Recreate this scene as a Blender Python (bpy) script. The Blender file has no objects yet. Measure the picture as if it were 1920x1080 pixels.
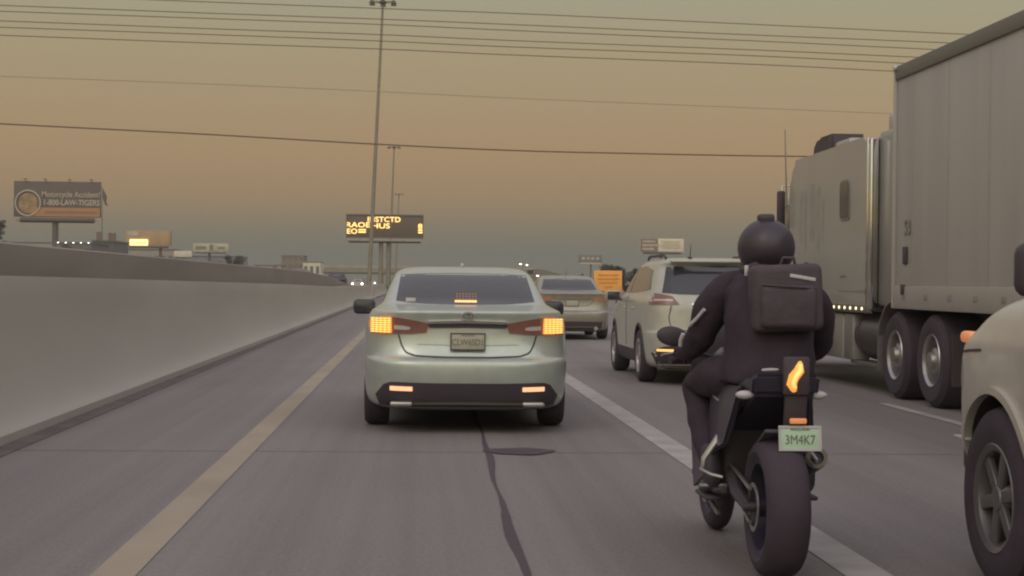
import bpy, bmesh, math, random
from mathutils import Vector, Matrix
from mathutils.bvhtree import BVHTree
R = math.radians
random.seed(7)
S = bpy.context.scene
C = S.collection

# ------------------------------------------------------------------ camera
FPX = 3000.0; CAMH = 1.32; ROLL = R(0.6)
cam = bpy.data.cameras.new('camera'); co = bpy.data.objects.new('camera', cam); C.objects.link(co)
S.camera = co
cam.sensor_width = 36; cam.lens = FPX/1920*36; cam.clip_end = 9000; cam.clip_start = 0.1
_a = Vector((-176, 13, -FPX)).normalized()                 # world +Y (road direction) in camera axes
_b = Vector((math.sin(ROLL), math.cos(ROLL), 0)); _b = (_b - _a*_b.dot(_a)).normalized()
_c = _a.cross(_b)
W2C = Matrix((( _c.x,_a.x,_b.x),(_c.y,_a.y,_b.y),(_c.z,_a.z,_b.z)))
CR = W2C.transposed()
co.matrix_world = Matrix.Translation((0,0,CAMH)) @ CR.to_4x4()
S.cycles.filter_width = 2.2
S.render.resolution_x = 1024; S.render.resolution_y = 576

def at(px, py, Y):
    """world point seen at photo pixel (px,py) at distance Y down the road"""
    d = CR @ Vector(((px-960)/FPX, (540-py)/FPX, -1))
    t = Y/d.y
    return Vector((d.x*t, Y, CAMH + d.z*t))

# ------------------------------------------------------------------ world, sun, exposure
def lin(c):
    return tuple(((v/255)/12.92 if v/255 <= .04045 else ((v/255+.055)/1.055)**2.4) for v in c)
w = bpy.data.worlds.new('World'); S.world = w; w.use_nodes = True
nt = w.node_tree; nt.nodes.clear()
out = nt.nodes.new('ShaderNodeOutputWorld'); bg = nt.nodes.new('ShaderNodeBackground')
sky = nt.nodes.new('ShaderNodeTexSky'); sky.sky_type = 'NISHITA'; sky.sun_disc = False
SUN_EL, SUN_ROT = R(3), R(250)
sky.sun_elevation = SUN_EL; sky.sun_rotation = SUN_ROT; sky.dust_density = 3
tc = nt.nodes.new('ShaderNodeTexCoord'); sp = nt.nodes.new('ShaderNodeSeparateXYZ'); rp = nt.nodes.new('ShaderNodeValToRGB')
nt.links.new(tc.outputs['Generated'], sp.inputs[0])
pw = nt.nodes.new('ShaderNodeMath'); pw.operation = 'POWER'; pw.inputs[1].default_value = 0.5
mx0 = nt.nodes.new('ShaderNodeMath'); mx0.operation = 'MAXIMUM'; mx0.inputs[1].default_value = 0
nt.links.new(sp.outputs['Z'], mx0.inputs[0]); nt.links.new(mx0.outputs[0], pw.inputs[0]); nt.links.new(pw.outputs[0], rp.inputs[0])
# dusk gradient by elevation (sine of elevation, photograph spans 0 .. 0.175)
stops = [(0.0,(100,104,99),1),(0.0155,(110,111,102),1),(0.032,(136,124,102),1),(0.050,(160,134,102),1),(0.078,(170,140,106),1),
         (0.105,(170,145,112),1),(0.14,(167,151,119),1),(0.175,(163,157,132),1),(0.30,(166,163,150),1.05),(0.55,(176,172,178),1.25),(1.0,(174,170,184),1.3)]
e = rp.color_ramp.elements
while len(e) > 1: e.remove(e[0])
for i, (z, c, k) in enumerate(stops):
    el = e[0] if i == 0 else e.new(math.sqrt(z))
    el.position = math.sqrt(z); l = lin(c); el.color = (l[0]*k, l[1]*k, l[2]*k, 1)
mix = nt.nodes.new('ShaderNodeMix'); mix.data_type = 'RGBA'; mix.blend_type = 'ADD'; mix.inputs[0].default_value = 1.0
sc = nt.nodes.new('ShaderNodeMix'); sc.data_type = 'RGBA'; sc.blend_type = 'MULTIPLY'; sc.inputs[0].default_value = 1
sc.inputs[7].default_value = (0.012, 0.012, 0.012, 1)
nt.links.new(sky.outputs[0], sc.inputs[6]); nt.links.new(rp.outputs[0], mix.inputs[6]); nt.links.new(sc.outputs[2], mix.inputs[7])
# western afterglow behind the camera, unseen; brightened as fill for rear-facing surfaces
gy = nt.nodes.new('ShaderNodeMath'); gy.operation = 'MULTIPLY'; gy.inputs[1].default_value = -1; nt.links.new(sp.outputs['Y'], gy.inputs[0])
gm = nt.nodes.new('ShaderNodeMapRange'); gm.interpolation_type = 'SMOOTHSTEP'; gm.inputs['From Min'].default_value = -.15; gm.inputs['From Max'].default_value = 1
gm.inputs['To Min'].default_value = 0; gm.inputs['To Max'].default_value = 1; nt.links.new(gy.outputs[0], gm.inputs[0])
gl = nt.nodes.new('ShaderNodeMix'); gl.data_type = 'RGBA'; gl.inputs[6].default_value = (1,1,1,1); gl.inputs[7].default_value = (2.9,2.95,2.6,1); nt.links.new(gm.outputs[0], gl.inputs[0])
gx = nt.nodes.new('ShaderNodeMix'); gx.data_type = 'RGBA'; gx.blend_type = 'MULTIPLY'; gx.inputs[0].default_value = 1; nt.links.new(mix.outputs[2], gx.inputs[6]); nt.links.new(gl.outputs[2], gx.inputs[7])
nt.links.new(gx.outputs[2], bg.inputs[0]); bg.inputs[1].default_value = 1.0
nt.links.new(bg.outputs[0], out.inputs[0])
sun = bpy.data.lights.new('sun', 'SUN'); so = bpy.data.objects.new('sun', sun); C.objects.link(so)
sun.energy = 0.35; sun.angle = R(25); sun.color = (1, .86, .72)
so.rotation_euler = (R(50), 0, R(-35))
S.view_settings.view_transform = 'Standard'; S.view_settings.look = 'None'; S.view_settings.exposure = 0; S.view_settings.gamma = 1

# ------------------------------------------------------------------ materials
def mat(name, col, rough=.6, metal=0, coat=0, emit=None, estr=0, noise=0, nscale=8, bump=0, bscale=40, stretch=None, spec=.5):
    m = bpy.data.materials.new(name); m.use_nodes = True; t = m.node_tree; b = t.nodes['Principled BSDF']
    b.inputs['Base Color'].default_value = (*col, 1); b.inputs['Roughness'].default_value = rough
    b.inputs['Metallic'].default_value = metal; b.inputs['Coat Weight'].default_value = coat; b.inputs['Coat Roughness'].default_value = .08
    b.inputs['Specular IOR Level'].default_value = spec
    if emit: b.inputs['Emission Color'].default_value = (*emit, 1); b.inputs['Emission Strength'].default_value = estr
    tcn = t.nodes.new('ShaderNodeTexCoord'); mp = t.nodes.new('ShaderNodeMapping'); t.links.new(tcn.outputs['Object'], mp.inputs[0])
    if stretch: mp.inputs['Scale'].default_value = stretch
    n = t.nodes.new('ShaderNodeTexNoise'); n.inputs['Scale'].default_value = nscale; n.inputs['Detail'].default_value = 5; t.links.new(mp.outputs[0], n.inputs[0])
    k = noise if noise else .06
    mr = t.nodes.new('ShaderNodeMapRange'); mr.inputs['From Min'].default_value = .3; mr.inputs['From Max'].default_value = .7
    mr.inputs['To Min'].default_value = 1-k; mr.inputs['To Max'].default_value = 1+k; t.links.new(n.outputs[0], mr.inputs[0])
    mu = t.nodes.new('ShaderNodeVectorMath'); mu.operation = 'SCALE'; mu.inputs[0].default_value = col; t.links.new(mr.outputs[0], mu.inputs['Scale'])
    t.links.new(mu.outputs[0], b.inputs['Base Color'])
    rr = t.nodes.new('ShaderNodeMapRange'); rr.inputs['To Min'].default_value = max(.02, rough*.85); rr.inputs['To Max'].default_value = min(1, rough*1.15)
    t.links.new(n.outputs[0], rr.inputs[0]); t.links.new(rr.outputs[0], b.inputs['Roughness'])
    if bump:
        n2 = t.nodes.new('ShaderNodeTexNoise'); n2.inputs['Scale'].default_value = bscale; n2.inputs['Detail'].default_value = 4; t.links.new(tcn.outputs['Object'], n2.inputs[0])
        bp = t.nodes.new('ShaderNodeBump'); bp.inputs['Strength'].default_value = bump; bp.inputs['Distance'].default_value = .01
        t.links.new(n2.outputs[0], bp.inputs['Height']); t.links.new(bp.outputs[0], b.inputs['Normal'])
    return m

def road_material():
    m = bpy.data.materials.new('worn_concrete_road'); m.use_nodes = True; t = m.node_tree; b = t.nodes['Principled BSDF']
    N = t.nodes.new; L = t.links.new
    tcn = N('ShaderNodeTexCoord'); sx = N('ShaderNodeSeparateXYZ'); L(tcn.outputs['Object'], sx.inputs[0])
    def noise(scale, st, det=6):
        mp = N('ShaderNodeMapping'); mp.inputs['Scale'].default_value = st; L(tcn.outputs['Object'], mp.inputs[0])
        n = N('ShaderNodeTexNoise'); n.inputs['Scale'].default_value = scale; n.inputs['Detail'].default_value = det; L(mp.outputs[0], n.inputs[0]); return n.outputs[0]
    def math_(op, a, c_=None):
        q = N('ShaderNodeMath'); q.operation = op
        for i, v in enumerate((a, c_)):
            if v is None: continue
            if isinstance(v, (int, float)): q.inputs[i].default_value = v
            else: L(v, q.inputs[i])
        return q.outputs[0]
    streak = noise(1.0, (2.2, .035, 1)); blotch = noise(.5, (1, .4, 1)); fine = noise(45, (1, .5, 1), 3); streak2 = noise(3.0, (3, .03, 1))
    # wheel tracks: two darker bands per 3.42 m lane
    ph = math_('MULTIPLY', math_('SUBTRACT', sx.outputs['X'], .38), 2*math.pi/1.71)
    tr = math_('MULTIPLY', math_('COSINE', ph), .035)
    v = math_('ADD', math_('MULTIPLY', streak, .35), math_('MULTIPLY', blotch, .25))
    v = math_('ADD', v, math_('MULTIPLY', fine, .34)); v = math_('ADD', v, math_('MULTIPLY', streak2, .18)); v = math_('ADD', v, tr)
    mr = N('ShaderNodeMapRange'); mr.inputs['From Min'].default_value = .42; mr.inputs['From Max'].default_value = .70; L(v, mr.inputs[0])
    mc = N('ShaderNodeMix'); mc.data_type = 'RGBA'; L(mr.outputs[0], mc.inputs[0])
    mc.inputs[6].default_value = (.140,.121,.117,1); mc.inputs[7].default_value = (.222,.195,.187,1)
    L(mc.outputs[2], b.inputs['Base Color']); b.inputs['Roughness'].default_value = .75
    bp = N('ShaderNodeBump'); bp.inputs['Strength'].default_value = .25; bp.inputs['Distance'].default_value = .01; L(fine, bp.inputs['Height']); L(bp.outputs[0], b.inputs['Normal'])
    return m

M = dict(
 road=road_material(),
 earth=mat('dry_earth', (.16,.135,.105), .95, noise=.25, nscale=.05),
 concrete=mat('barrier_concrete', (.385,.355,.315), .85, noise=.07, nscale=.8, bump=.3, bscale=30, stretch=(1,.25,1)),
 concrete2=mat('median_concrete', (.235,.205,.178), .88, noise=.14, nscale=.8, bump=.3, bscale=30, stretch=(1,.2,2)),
 yellowpaint=mat('worn_yellow_paint', (.305,.25,.185), .7, noise=.14, nscale=2, stretch=(1,.4,1)),
 whitepaint=mat('worn_white_paint', (.345,.32,.305), .7, noise=.2, nscale=3),
 tar=mat('crack_sealant', (.060,.046,.054), .75, noise=.2),
 joint=mat('pavement_joint', (.165,.148,.142), .8),
 gutter=mat('dark_gutter', (.12,.10,.095), .9, noise=.3, nscale=4),  # darker strip along the foot of the barrier
 sage=mat('sage_silver_paint', (.435,.470,.420), .30, .35, .6),
 silver=mat('champagne_paint', (.30,.275,.225), .34, .5, .5),
 white=mat('pearl_white_paint', (.43,.42,.36), .33, .1, .5),
 pick=mat('white_paint', (.47,.43,.38), .36, .05, .45),
 dark=mat('black_plastic', (.050,.038,.046), .6),
 glass=mat('tinted_glass', (.035,.035,.042), .12, 0, .3),
 glassb=mat('rear_window_glass', (.055,.055,.056), .22, 0, 0, spec=.25),
 tyre=mat('tyre_rubber', (.050,.036,.048), .85, noise=.15, bump=.3, bscale=90),
 alloy=mat('alloy_metal', (.42,.40,.39), .35, .8),
 chrome=mat('chrome', (.65,.63,.60), .15, 1),
 steel=mat('galvanised_steel', (.24,.215,.17), .5, .3, noise=.15, nscale=3),
 amber=mat('lit_amber_lamp', (.8,.35,.08), .4, emit=(1,.38,.07), estr=.8),
 amberhot=mat('amber_led_reflector_glow', (.9,.6,.2), .4, emit=(1,.50,.15), estr=1.05),
 reflector_glow=mat('glowing_reflector', (.9,.5,.3), .4, emit=(1,.50,.26), estr=.95),  # emission stands in for light thrown back by the bumper reflectors
 redlens=mat('red_brown_lens', (.20,.085,.065), .28, coat=.4),
 redlit=mat('glowing_brake_lens', (.5,.2,.06), .3, emit=(.85,.28,.06), estr=.30),
 clear=mat('clear_lens', (.45,.42,.40), .2, coat=.5),
 plate=mat('plate_face', (.37,.35,.27), .5),
 plate_glow=mat('headlight_glow_plate', (.42,.58,.42), .45),  # bright green base stands in for headlight glow on the plate
 ink=mat('plate_ink', (.15,.14,.11), .6),
 trailer=mat('trailer_white_panel', (.375,.35,.325), .5, noise=.10, nscale=.8, stretch=(1,2.2,.22)),
 rail=mat('trailer_rail', (.17,.155,.13), .5, .3),
 sleeper=mat('sleeper_white_paint', (.33,.315,.285), .4, .05, .4, noise=.06, nscale=.9),
 faded=mat('faded_graphic', (.22,.21,.195), .5),
 cloth=mat('black_riding_cloth', (.032,.020,.031), .85, noise=.25, nscale=9, bump=.7, bscale=14),
 pack=mat('black_pack_fabric', (.065,.048,.060), .8, noise=.2, nscale=12, bump=.5, bscale=30),
 helmet=mat('helmet_shell', (.038,.026,.037), .5, coat=.15),
 leather=mat('black_leather', (.045,.035,.045), .6, noise=.2),
 bikepaint=mat('dark_blue_black_paint', (.036,.029,.050), .4, .1, .2),
 reflect=mat('reflective_tape', (.48,.44,.46), .4),
 orangelens=mat('orange_reflector', (.75,.28,.12), .35, emit=(1,.35,.12), estr=.25),
 white_light=mat('headlight_lamp', (.9,.9,.85), .3, emit=(1,.95,.85), estr=5),
 board=mat('billboard_dark', (.125,.095,.088), .7),
 boardor=mat('billboard_orange_band', (.40,.20,.10), .7),
 boardtxt=mat('billboard_lettering', (.46,.40,.32), .7),
 boardtan=mat('billboard_tan', (.42,.28,.15), .7, noise=.15, nscale=.4),
 boardcream=mat('billboard_cream', (.66,.60,.46), .7, noise=.1, nscale=.6),
 boardpale=mat('billboard_pale', (.46,.42,.33), .7, noise=.2, nscale=.6),
 orangesign=mat('orange_road_sign', (.80,.36,.08), .6, noise=.08, nscale=2),
 signdark=mat('message_sign_face', (.13,.095,.075), .6),
 led=mat('amber_led_lettering', (.9,.6,.15), .5, emit=(1,.66,.22), estr=1.7),
 bwall=mat('far_building_wall', (.22,.16,.13), .9, noise=.12, nscale=.3),
 bwall2=mat('pale_building_wall', (.33,.30,.24), .9, noise=.12, nscale=.3),
 bwall3=mat('grey_building_wall', (.15,.14,.14), .9, noise=.12, nscale=.3),
 bwin=mat('far_window', (.13,.115,.105), .5),
 bridge=mat('overpass_concrete', (.25,.22,.16), .9, noise=.1, nscale=.3),
 leaf=mat('dusty_leaves', (.060,.052,.045), .9, noise=.4, nscale=2),
 bark=mat('bark', (.08,.06,.05), .95),
 wire=mat('power_cable', (.13,.095,.065), .7),
)

# ------------------------------------------------------------------ mesh helpers
class MB:
    def __init__(s): s.bm = bmesh.new()
    def _add(s, tmp):
        me = bpy.data.meshes.new('t'); tmp.to_mesh(me); tmp.free(); s.bm.from_mesh(me); bpy.data.meshes.remove(me); return s
    def box(s, c, d, bev=0, rot=None, seg=2):
        t = bmesh.new(); bmesh.ops.create_cube(t, size=1)
        for v in t.verts: v.co = Vector((v.co.x*d[0], v.co.y*d[1], v.co.z*d[2]))
        if bev: bmesh.ops.bevel(t, geom=t.edges[:], offset=bev, segments=seg, affect='EDGES', profile=.5)
        m = Matrix.Translation(c)
        if rot: m = m @ rot.to_4x4()
        bmesh.ops.transform(t, matrix=m, verts=t.verts[:]); return s._add(t)
    def cyl(s, p0, p1, r0, r1=None, n=14, bev=0):
        r1 = r0 if r1 is None else r1; p0 = Vector(p0); p1 = Vector(p1); d = p1-p0; t = bmesh.new()
        bmesh.ops.create_cone(t, cap_ends=True, segments=n, radius1=r0, radius2=max(r1, 1e-4), depth=d.length)
        q = d.to_track_quat('Z', 'Y').to_matrix().to_4x4()
        bmesh.ops.transform(t, matrix=Matrix.Translation((p0+p1)/2) @ q, verts=t.verts[:]); return s._add(t)
    def tube(s, pts, r, n=8):
        pts = [Vector(p) for p in pts]; rs = r if isinstance(r, (list, tuple)) else [r]*len(pts)
        rings = []
        for i, p in enumerate(pts):
            d = (pts[min(i+1, len(pts)-1)]-pts[max(i-1, 0)]).normalized(); a = d.orthogonal().normalized()
            if i and abs(prev.dot(d)) < .95: a = (prev - d*prev.dot(d)).normalized()
            prev = a; b = d.cross(a)
            rings.append([s.bm.verts.new(p + (a*math.cos(2*math.pi*k/n)+b*math.sin(2*math.pi*k/n))*rs[i]) for k in range(n)])
        for i in range(len(rings)-1):
            for k in range(n): s.bm.faces.new((rings[i][k], rings[i][(k+1)%n], rings[i+1][(k+1)%n], rings[i+1][k]))
        s.bm.faces.new(rings[0][::-1]); s.bm.faces.new(rings[-1]); return s
    def lathe_x(s, prof, c=(0,0,0), n=36, closed=True):
        """profile of (x, r) revolved round the X axis"""
        rings = []
        for (x, r) in prof:
            rings.append([s.bm.verts.new((c[0]+x, c[1]+r*math.cos(2*math.pi*k/n), c[2]+r*math.sin(2*math.pi*k/n))) for k in range(n)])
        m = len(rings)
        for i in range(m if closed else m-1):
            j = (i+1) % m
            for k in range(n): s.bm.faces.new((rings[i][k], rings[i][(k+1)%n], rings[j][(k+1)%n], rings[j][k]))
        return s
    def prism(s, pts, d):
        """outline (3D points) extruded by vector d"""
        d = Vector(d); a = [s.bm.verts.new(p) for p in pts]; b = [s.bm.verts.new(Vector(p)+d) for p in pts]; n = len(pts)
        s.bm.faces.new(a); s.bm.faces.new(b[::-1])
        for i in range(n): s.bm.faces.new((a[i], b[i], b[(i+1)%n], a[(i+1)%n]))
        return s
    def sphere(s, c, r, sc=(1,1,1), u=20, v=14, rot=None):
        t = bmesh.new(); bmesh.ops.create_uvsphere(t, u_segments=u, v_segments=v, radius=r)
        m = Matrix.Translation(c) @ (rot.to_4x4() if rot else Matrix()) @ Matrix.Diagonal((*sc, 1))
        bmesh.ops.transform(t, matrix=m, verts=t.verts[:]); return s._add(t)
    def build(s, name, m, parent=None, smooth=35, loc=None):
        bmesh.ops.recalc_face_normals(s.bm, faces=s.bm.faces[:])
        me = bpy.data.meshes.new(name); s.bm.to_mesh(me); s.bm.free()
        me.materials.append(m)
        if smooth:
            me.polygons.foreach_set('use_smooth', [True]*len(me.polygons)); me.set_sharp_from_angle(angle=R(smooth))
        o = bpy.data.objects.new(name, me); C.objects.link(o)
        if parent: o.parent = parent
        if loc: o.location = loc
        return o

def tag(o, label=None, cat=None, group=None, kind=None):
    if label: o['label'] = label
    if cat: o['category'] = cat
    if group: o['group'] = group
    if kind: o['kind'] = kind
    return o
def thing(name, label, cat, loc=(0,0,0), rz=0, group=None):
    o = bpy.data.objects.new(name, None); C.objects.link(o); o.location = loc; o.rotation_euler = (0,0,rz); o.empty_display_size = .2
    return tag(o, label, cat, group)
def structure(o): o['kind'] = 'structure'; return o
def children(o): return [c for c in bpy.data.objects if c.parent == o]
def copy_tree(o, parent=None):
    c = o.copy(); C.objects.link(c); c.parent = parent
    for ch in children(o): copy_tree(ch, c)
    return c
def text(name, s, size, loc, m, parent, rot=(R(90),0,0), sx=1, depth=.004, bold=0):
    cu = bpy.data.curves.new('t', 'FONT'); cu.body = s; cu.size = size; cu.extrude = depth; cu.offset = bold; cu.align_x = 'CENTER'; cu.align_y = 'CENTER'; cu.resolution_u = 3
    o = bpy.data.objects.new('t', cu); C.objects.link(o)
    bpy.context.view_layer.update()
    me = bpy.data.meshes.new_from_object(o.evaluated_get(bpy.context.evaluated_depsgraph_get())); bpy.data.objects.remove(o)
    me.materials.clear(); me.materials.append(m)
    t = bpy.data.objects.new(name, me); C.objects.link(t); t.parent = parent; t.location = loc; t.rotation_euler = rot; t.scale = (sx,1,1)
    return t
def bake(o):
    """replace an object's mesh by its evaluated (modified) mesh"""
    bpy.context.view_layer.update()
    me = bpy.data.meshes.new_from_object(o.evaluated_get(bpy.context.evaluated_depsgraph_get()))
    o.modifiers.clear(); o.data = me
    return o

# ---- car bodies: stacked plan outlines (superellipses) lofted upward
def spline(keys, sub=4):
    out_ = []
    n = len(keys)
    for i in range(n-1):
        p0 = keys[max(i-1,0)]; p1 = keys[i]; p2 = keys[i+1]; p3 = keys[min(i+2,n-1)]
        for k in range(sub):
            t = k/sub
            row = []
            for a, b, c, d in zip(p0, p1, p2, p3):
                m1 = (c-a)/2; m2 = (d-b)/2
                if (b-a)*(c-b) <= 0: m1 = 0
                if (c-b)*(d-c) <= 0: m2 = 0
                lim = 3*abs(c-b); m1 = max(-lim, min(lim, m1)); m2 = max(-lim, min(lim, m2))
                h = t*t*(3-2*t)
                row.append((2*t**3-3*t*t+1)*b + (t**3-2*t*t+t)*m1 + h*c + (t**3-t*t)*m2)
            out_.append(row)
    out_.append(list(keys[-1])); return out_
def car_body(name, keys, m, parent, arches=(), n=18, sub=4, arch_w=.30, half=None):
    """keys: z, rear y, front y, half width, exponent across, exponent rear, exponent front"""
    rows = spline(keys, sub); bm = bmesh.new(); rings = []
    for (z, yr, yf, w_, nx, nr, nf) in rows:
        ym = (yr+yf)/2; L_ = (yf-yr)/2; ring = []
        for k in range(4*n):
            a = 2*math.pi*(k+.5)/(4*n); cx, sy = math.cos(a), math.sin(a)
            # denser sampling towards the flats
            x = math.copysign(abs(cx)**(2/nx), cx)*w_; y = math.copysign(abs(sy)**(2/(nf if sy > 0 else nr)), sy)*L_
            ring.append(bm.verts.new((x, ym+y, z)))
        rings.append(ring)
    for i in range(len(rings)-1):
        for k in range(4*n): bm.faces.new((rings[i][k], rings[i][(k+1)%(4*n)], rings[i+1][(k+1)%(4*n)], rings[i+1][k]))
    bm.faces.new(rings[0][::-1]); bm.faces.new(rings[-1])
    bmesh.ops.recalc_face_normals(bm, faces=bm.faces[:])
    me = bpy.data.meshes.new(name); bm.to_mesh(me); bvh = BVHTree.FromBMesh(bm); bm.free()
    me.materials.append(m); me.materials.append(M['dark'])
    o = bpy.data.objects.new(name, me); C.objects.link(o)
    W = max(k[3] for k in keys)
    for (y, z, r) in arches:
        for s in (-1, 1):
            cb = MB(); cb.lathe_x([(-arch_w, 0.001), (-arch_w, r), (arch_w, r), (arch_w, 0.001)], (s*(W+.04), y, z), n=40, closed=False)
            cb.box((s*(W+.04), y, z-.5*r-.2), (arch_w*1.98, r*1.99, r+.4))
            co_ = cb.build('cutter', M['dark'], smooth=0); co_.data.materials.clear(); co_.data.materials.append(m); co_.data.materials.append(M['dark'])
            for p in co_.data.polygons: p.material_index = 1
            md = o.modifiers.new('b', 'BOOLEAN'); md.object = co_; md.operation = 'DIFFERENCE'; md.solver = 'EXACT'; md.use_self = True
            bake(o); bpy.data.objects.remove(co_)
    o.data.polygons.foreach_set('use_smooth', [True]*len(o.data.polygons)); o.data.set_sharp_from_angle(angle=R(38))
    o.parent = parent
    return o, bvh

def resample(pl, n):
    L_ = [0]
    for a, b in zip(pl, pl[1:]): L_.append(L_[-1]+math.dist(a, b))
    res = []
    for i in range(n+1):
        t = L_[-1]*i/n; k = 0
        while k < len(pl)-2 and L_[k+1] < t: k += 1
        f = (t-L_[k])/max(1e-9, L_[k+1]-L_[k]); f = max(0, min(1, f))
        res.append(tuple(pl[k][j]*(1-f)+pl[k+1][j]*f for j in (0,1)))
    return res
def patch(name, bvh, top, bot, m, parent, side='rear', off=.006, nu=14, nv=6, skirt=.03, smooth=50):
    """a panel between two polylines laid on the body surface, seen from 'rear', 'left' or 'right'"""
    A = resample(top, nu); B = resample(bot, nu); bm = bmesh.new(); g = []
    for j in range(nv+1):
        row = []
        for i in range(nu+1):
            a = A[i][0]*(1-j/nv)+B[i][0]*j/nv; b = A[i][1]*(1-j/nv)+B[i][1]*j/nv
            if side == 'rear': o_, d = Vector((a,-3,b)), Vector((0,1,0))
            elif side == 'front': o_, d = Vector((a,9,b)), Vector((0,-1,0))
            elif side == 'left': o_, d = Vector((-3,a,b)), Vector((1,0,0))
            elif side == 'right': o_, d = Vector((3,a,b)), Vector((-1,0,0))
            else: o_, d = Vector((a,b,4)), Vector((0,0,-1))
            h, nn, _, _ = bvh.ray_cast(o_, d)
            if h is None:
                h, nn, _, _ = bvh.find_nearest(o_ + d*2.2)
            row.append(bm.verts.new(h - d*off))
        g.append(row)
    for j in range(nv):
        for i in range(nu): bm.faces.new((g[j][i], g[j][i+1], g[j+1][i+1], g[j+1][i]))
    rim = [g[0][i] for i in range(nu+1)] + [g[j][nu] for j in range(1,nv+1)] + [g[nv][i] for i in range(nu-1,-1,-1)] + [g[j][0] for j in range(nv-1,0,-1)]
    inner = [bm.verts.new(v.co + d*skirt) for v in rim]; n = len(rim)
    for i in range(n): bm.faces.new((rim[i], rim[(i+1)%n], inner[(i+1)%n], inner[i]))
    bmesh.ops.recalc_face_normals(bm, faces=bm.faces[:])
    me = bpy.data.meshes.new(name); bm.to_mesh(me); bm.free(); me.materials.append(m)
    me.polygons.foreach_set('use_smooth', [True]*len(me.polygons)); me.set_sharp_from_angle(angle=R(smooth))
    o = bpy.data.objects.new(name, me); C.objects.link(o); o.parent = parent; return o
def mirror(pl): return [(-x, z) for x, z in pl]
def seam(name, bvh, pl, wd, m, parent, side='rear', off=.004, nu=24):
    A = []
    for i, p in enumerate(pl):
        a = pl[max(0,i-1)]; b = pl[min(len(pl)-1,i+1)]; d = Vector((b[0]-a[0], b[1]-a[1])).normalized(); A.append((p[0]-d.y*wd/2, p[1]+d.x*wd/2))
    B = [(2*p[0]-q[0], 2*p[1]-q[1]) for p, q in zip(pl, A)]
    return patch(name, bvh, A, B, m, parent, side, off, nu, 1, .01)

def wheel(parent, c, rad, wd, rim_r, side, spokes=5, m=None, name='wheel'):
    """tyre (part) with rim (sub-part); side = -1 when its outer face looks to -x"""
    h = wd/2; s = side
    prof = [(-h*.92, rim_r), (-h, rim_r+.3*(rad-rim_r)), (-h*.98, rim_r+.7*(rad-rim_r)), (-h*.8, rad-.012), (-h*.55, rad), (h*.55, rad), (h*.8, rad-.012), (h*.98, rim_r+.7*(rad-rim_r)), (h, rim_r+.3*(rad-rim_r)), (h*.92, rim_r)]
    t = MB().lathe_x(prof).build('wheel', M['tyre'], parent, loc=c)
    r = MB(); r.lathe_x([(s*h*.90, rim_r+.004), (s*h*.96, rim_r-.004), (s*h*.86, rim_r-.03), (s*h*.1, rim_r-.05), (-s*h*.9, rim_r-.03), (-s*h*.9, rim_r+.002)], closed=False)
    r.lathe_x([(s*h*.85, .001), (s*h*.85, .05), (s*h*.6, .075), (s*h*.05, .08), (0, .001)], n=20, closed=False)
    for k in range(spokes):
        a = 2*math.pi*k/spokes + .3
        rot = Matrix.Rotation(a, 3, 'X'); L_ = rim_r-.02
        r.box(rot @ Vector((s*h*.68, 0, L_/2+.02)), (wd*.12, rim_r*.24, L_), .008, rot)
    r.build('rim', m or M['alloy'], t)
    MB().lathe_x([(s*h*.02, .001), (s*h*.02, rim_r-.045), (-s*h*.1, rim_r-.045), (-s*h*.1, .001)], n=24, closed=False).build('brake_disc', M['dark'], t)
    return t
def side_mirror(parent, c, s, m=None, d=(.22,.12,.15), arm=.12):
    o = MB().box(c, d, .045, seg=3).build('wing_mirror', m or M['dark'], parent)
    MB().box((c[0]-s*(d[0]/2+arm/2-.03), c[1]+.03, c[2]-d[2]*.35), (arm+.06, .06, .045), .015).build('mirror_arm', M['dark'], o)
    MB().box((c[0], c[1]-d[1]/2-.002, c[2]), (d[0]*.82, .01, d[2]*.78), .004).build('mirror_glass', M['glass'], o)
    return o

# ------------------------------------------------------------------ ground and road
def sheet(name, x0, x1, y0, y1, z, m, nx=1, ny=1):
    bm = bmesh.new(); v = [bm.verts.new(p) for p in ((x0,y0,z),(x1,y0,z),(x1,y1,z),(x0,y1,z))]; bm.faces.new(v)
    me = bpy.data.meshes.new(name); bm.to_mesh(me); bm.free(); me.materials.append(m)
    o = bpy.data.objects.new(name, me); C.objects.link(o); return o
structure(sheet('ground', -1400, 1400, -200, 2400, -.03, M['earth']))
structure(sheet('road', -3.3, 19.5, -30, 700, 0, M['road']))
structure(sheet('oncoming_road', -22, -4.5, -30, 700, 0, M['road']))
structure(sheet('left_edge_line', -1.335-.10, -1.335+.10, -10, 600, .004, M['yellowpaint']))
structure(sheet('lane_line', 2.06-.11, 2.06+.11, -10, 600, .004, M['whitepaint']))
mb = MB()
for k in range(-1, 26):
    y0 = 14.6 + k*12.2
    for X in (5.22, 8.7, 12.2):
        mb.prism([(X-.06,y0,.004),(X+.06,y0,.004),(X+.06,y0+3.05,.004),(X-.06,y0+3.05,.004)], (0,0,.002))
structure(mb.build('dashed_lane_lines', M['whitepaint'], smooth=0))
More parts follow.
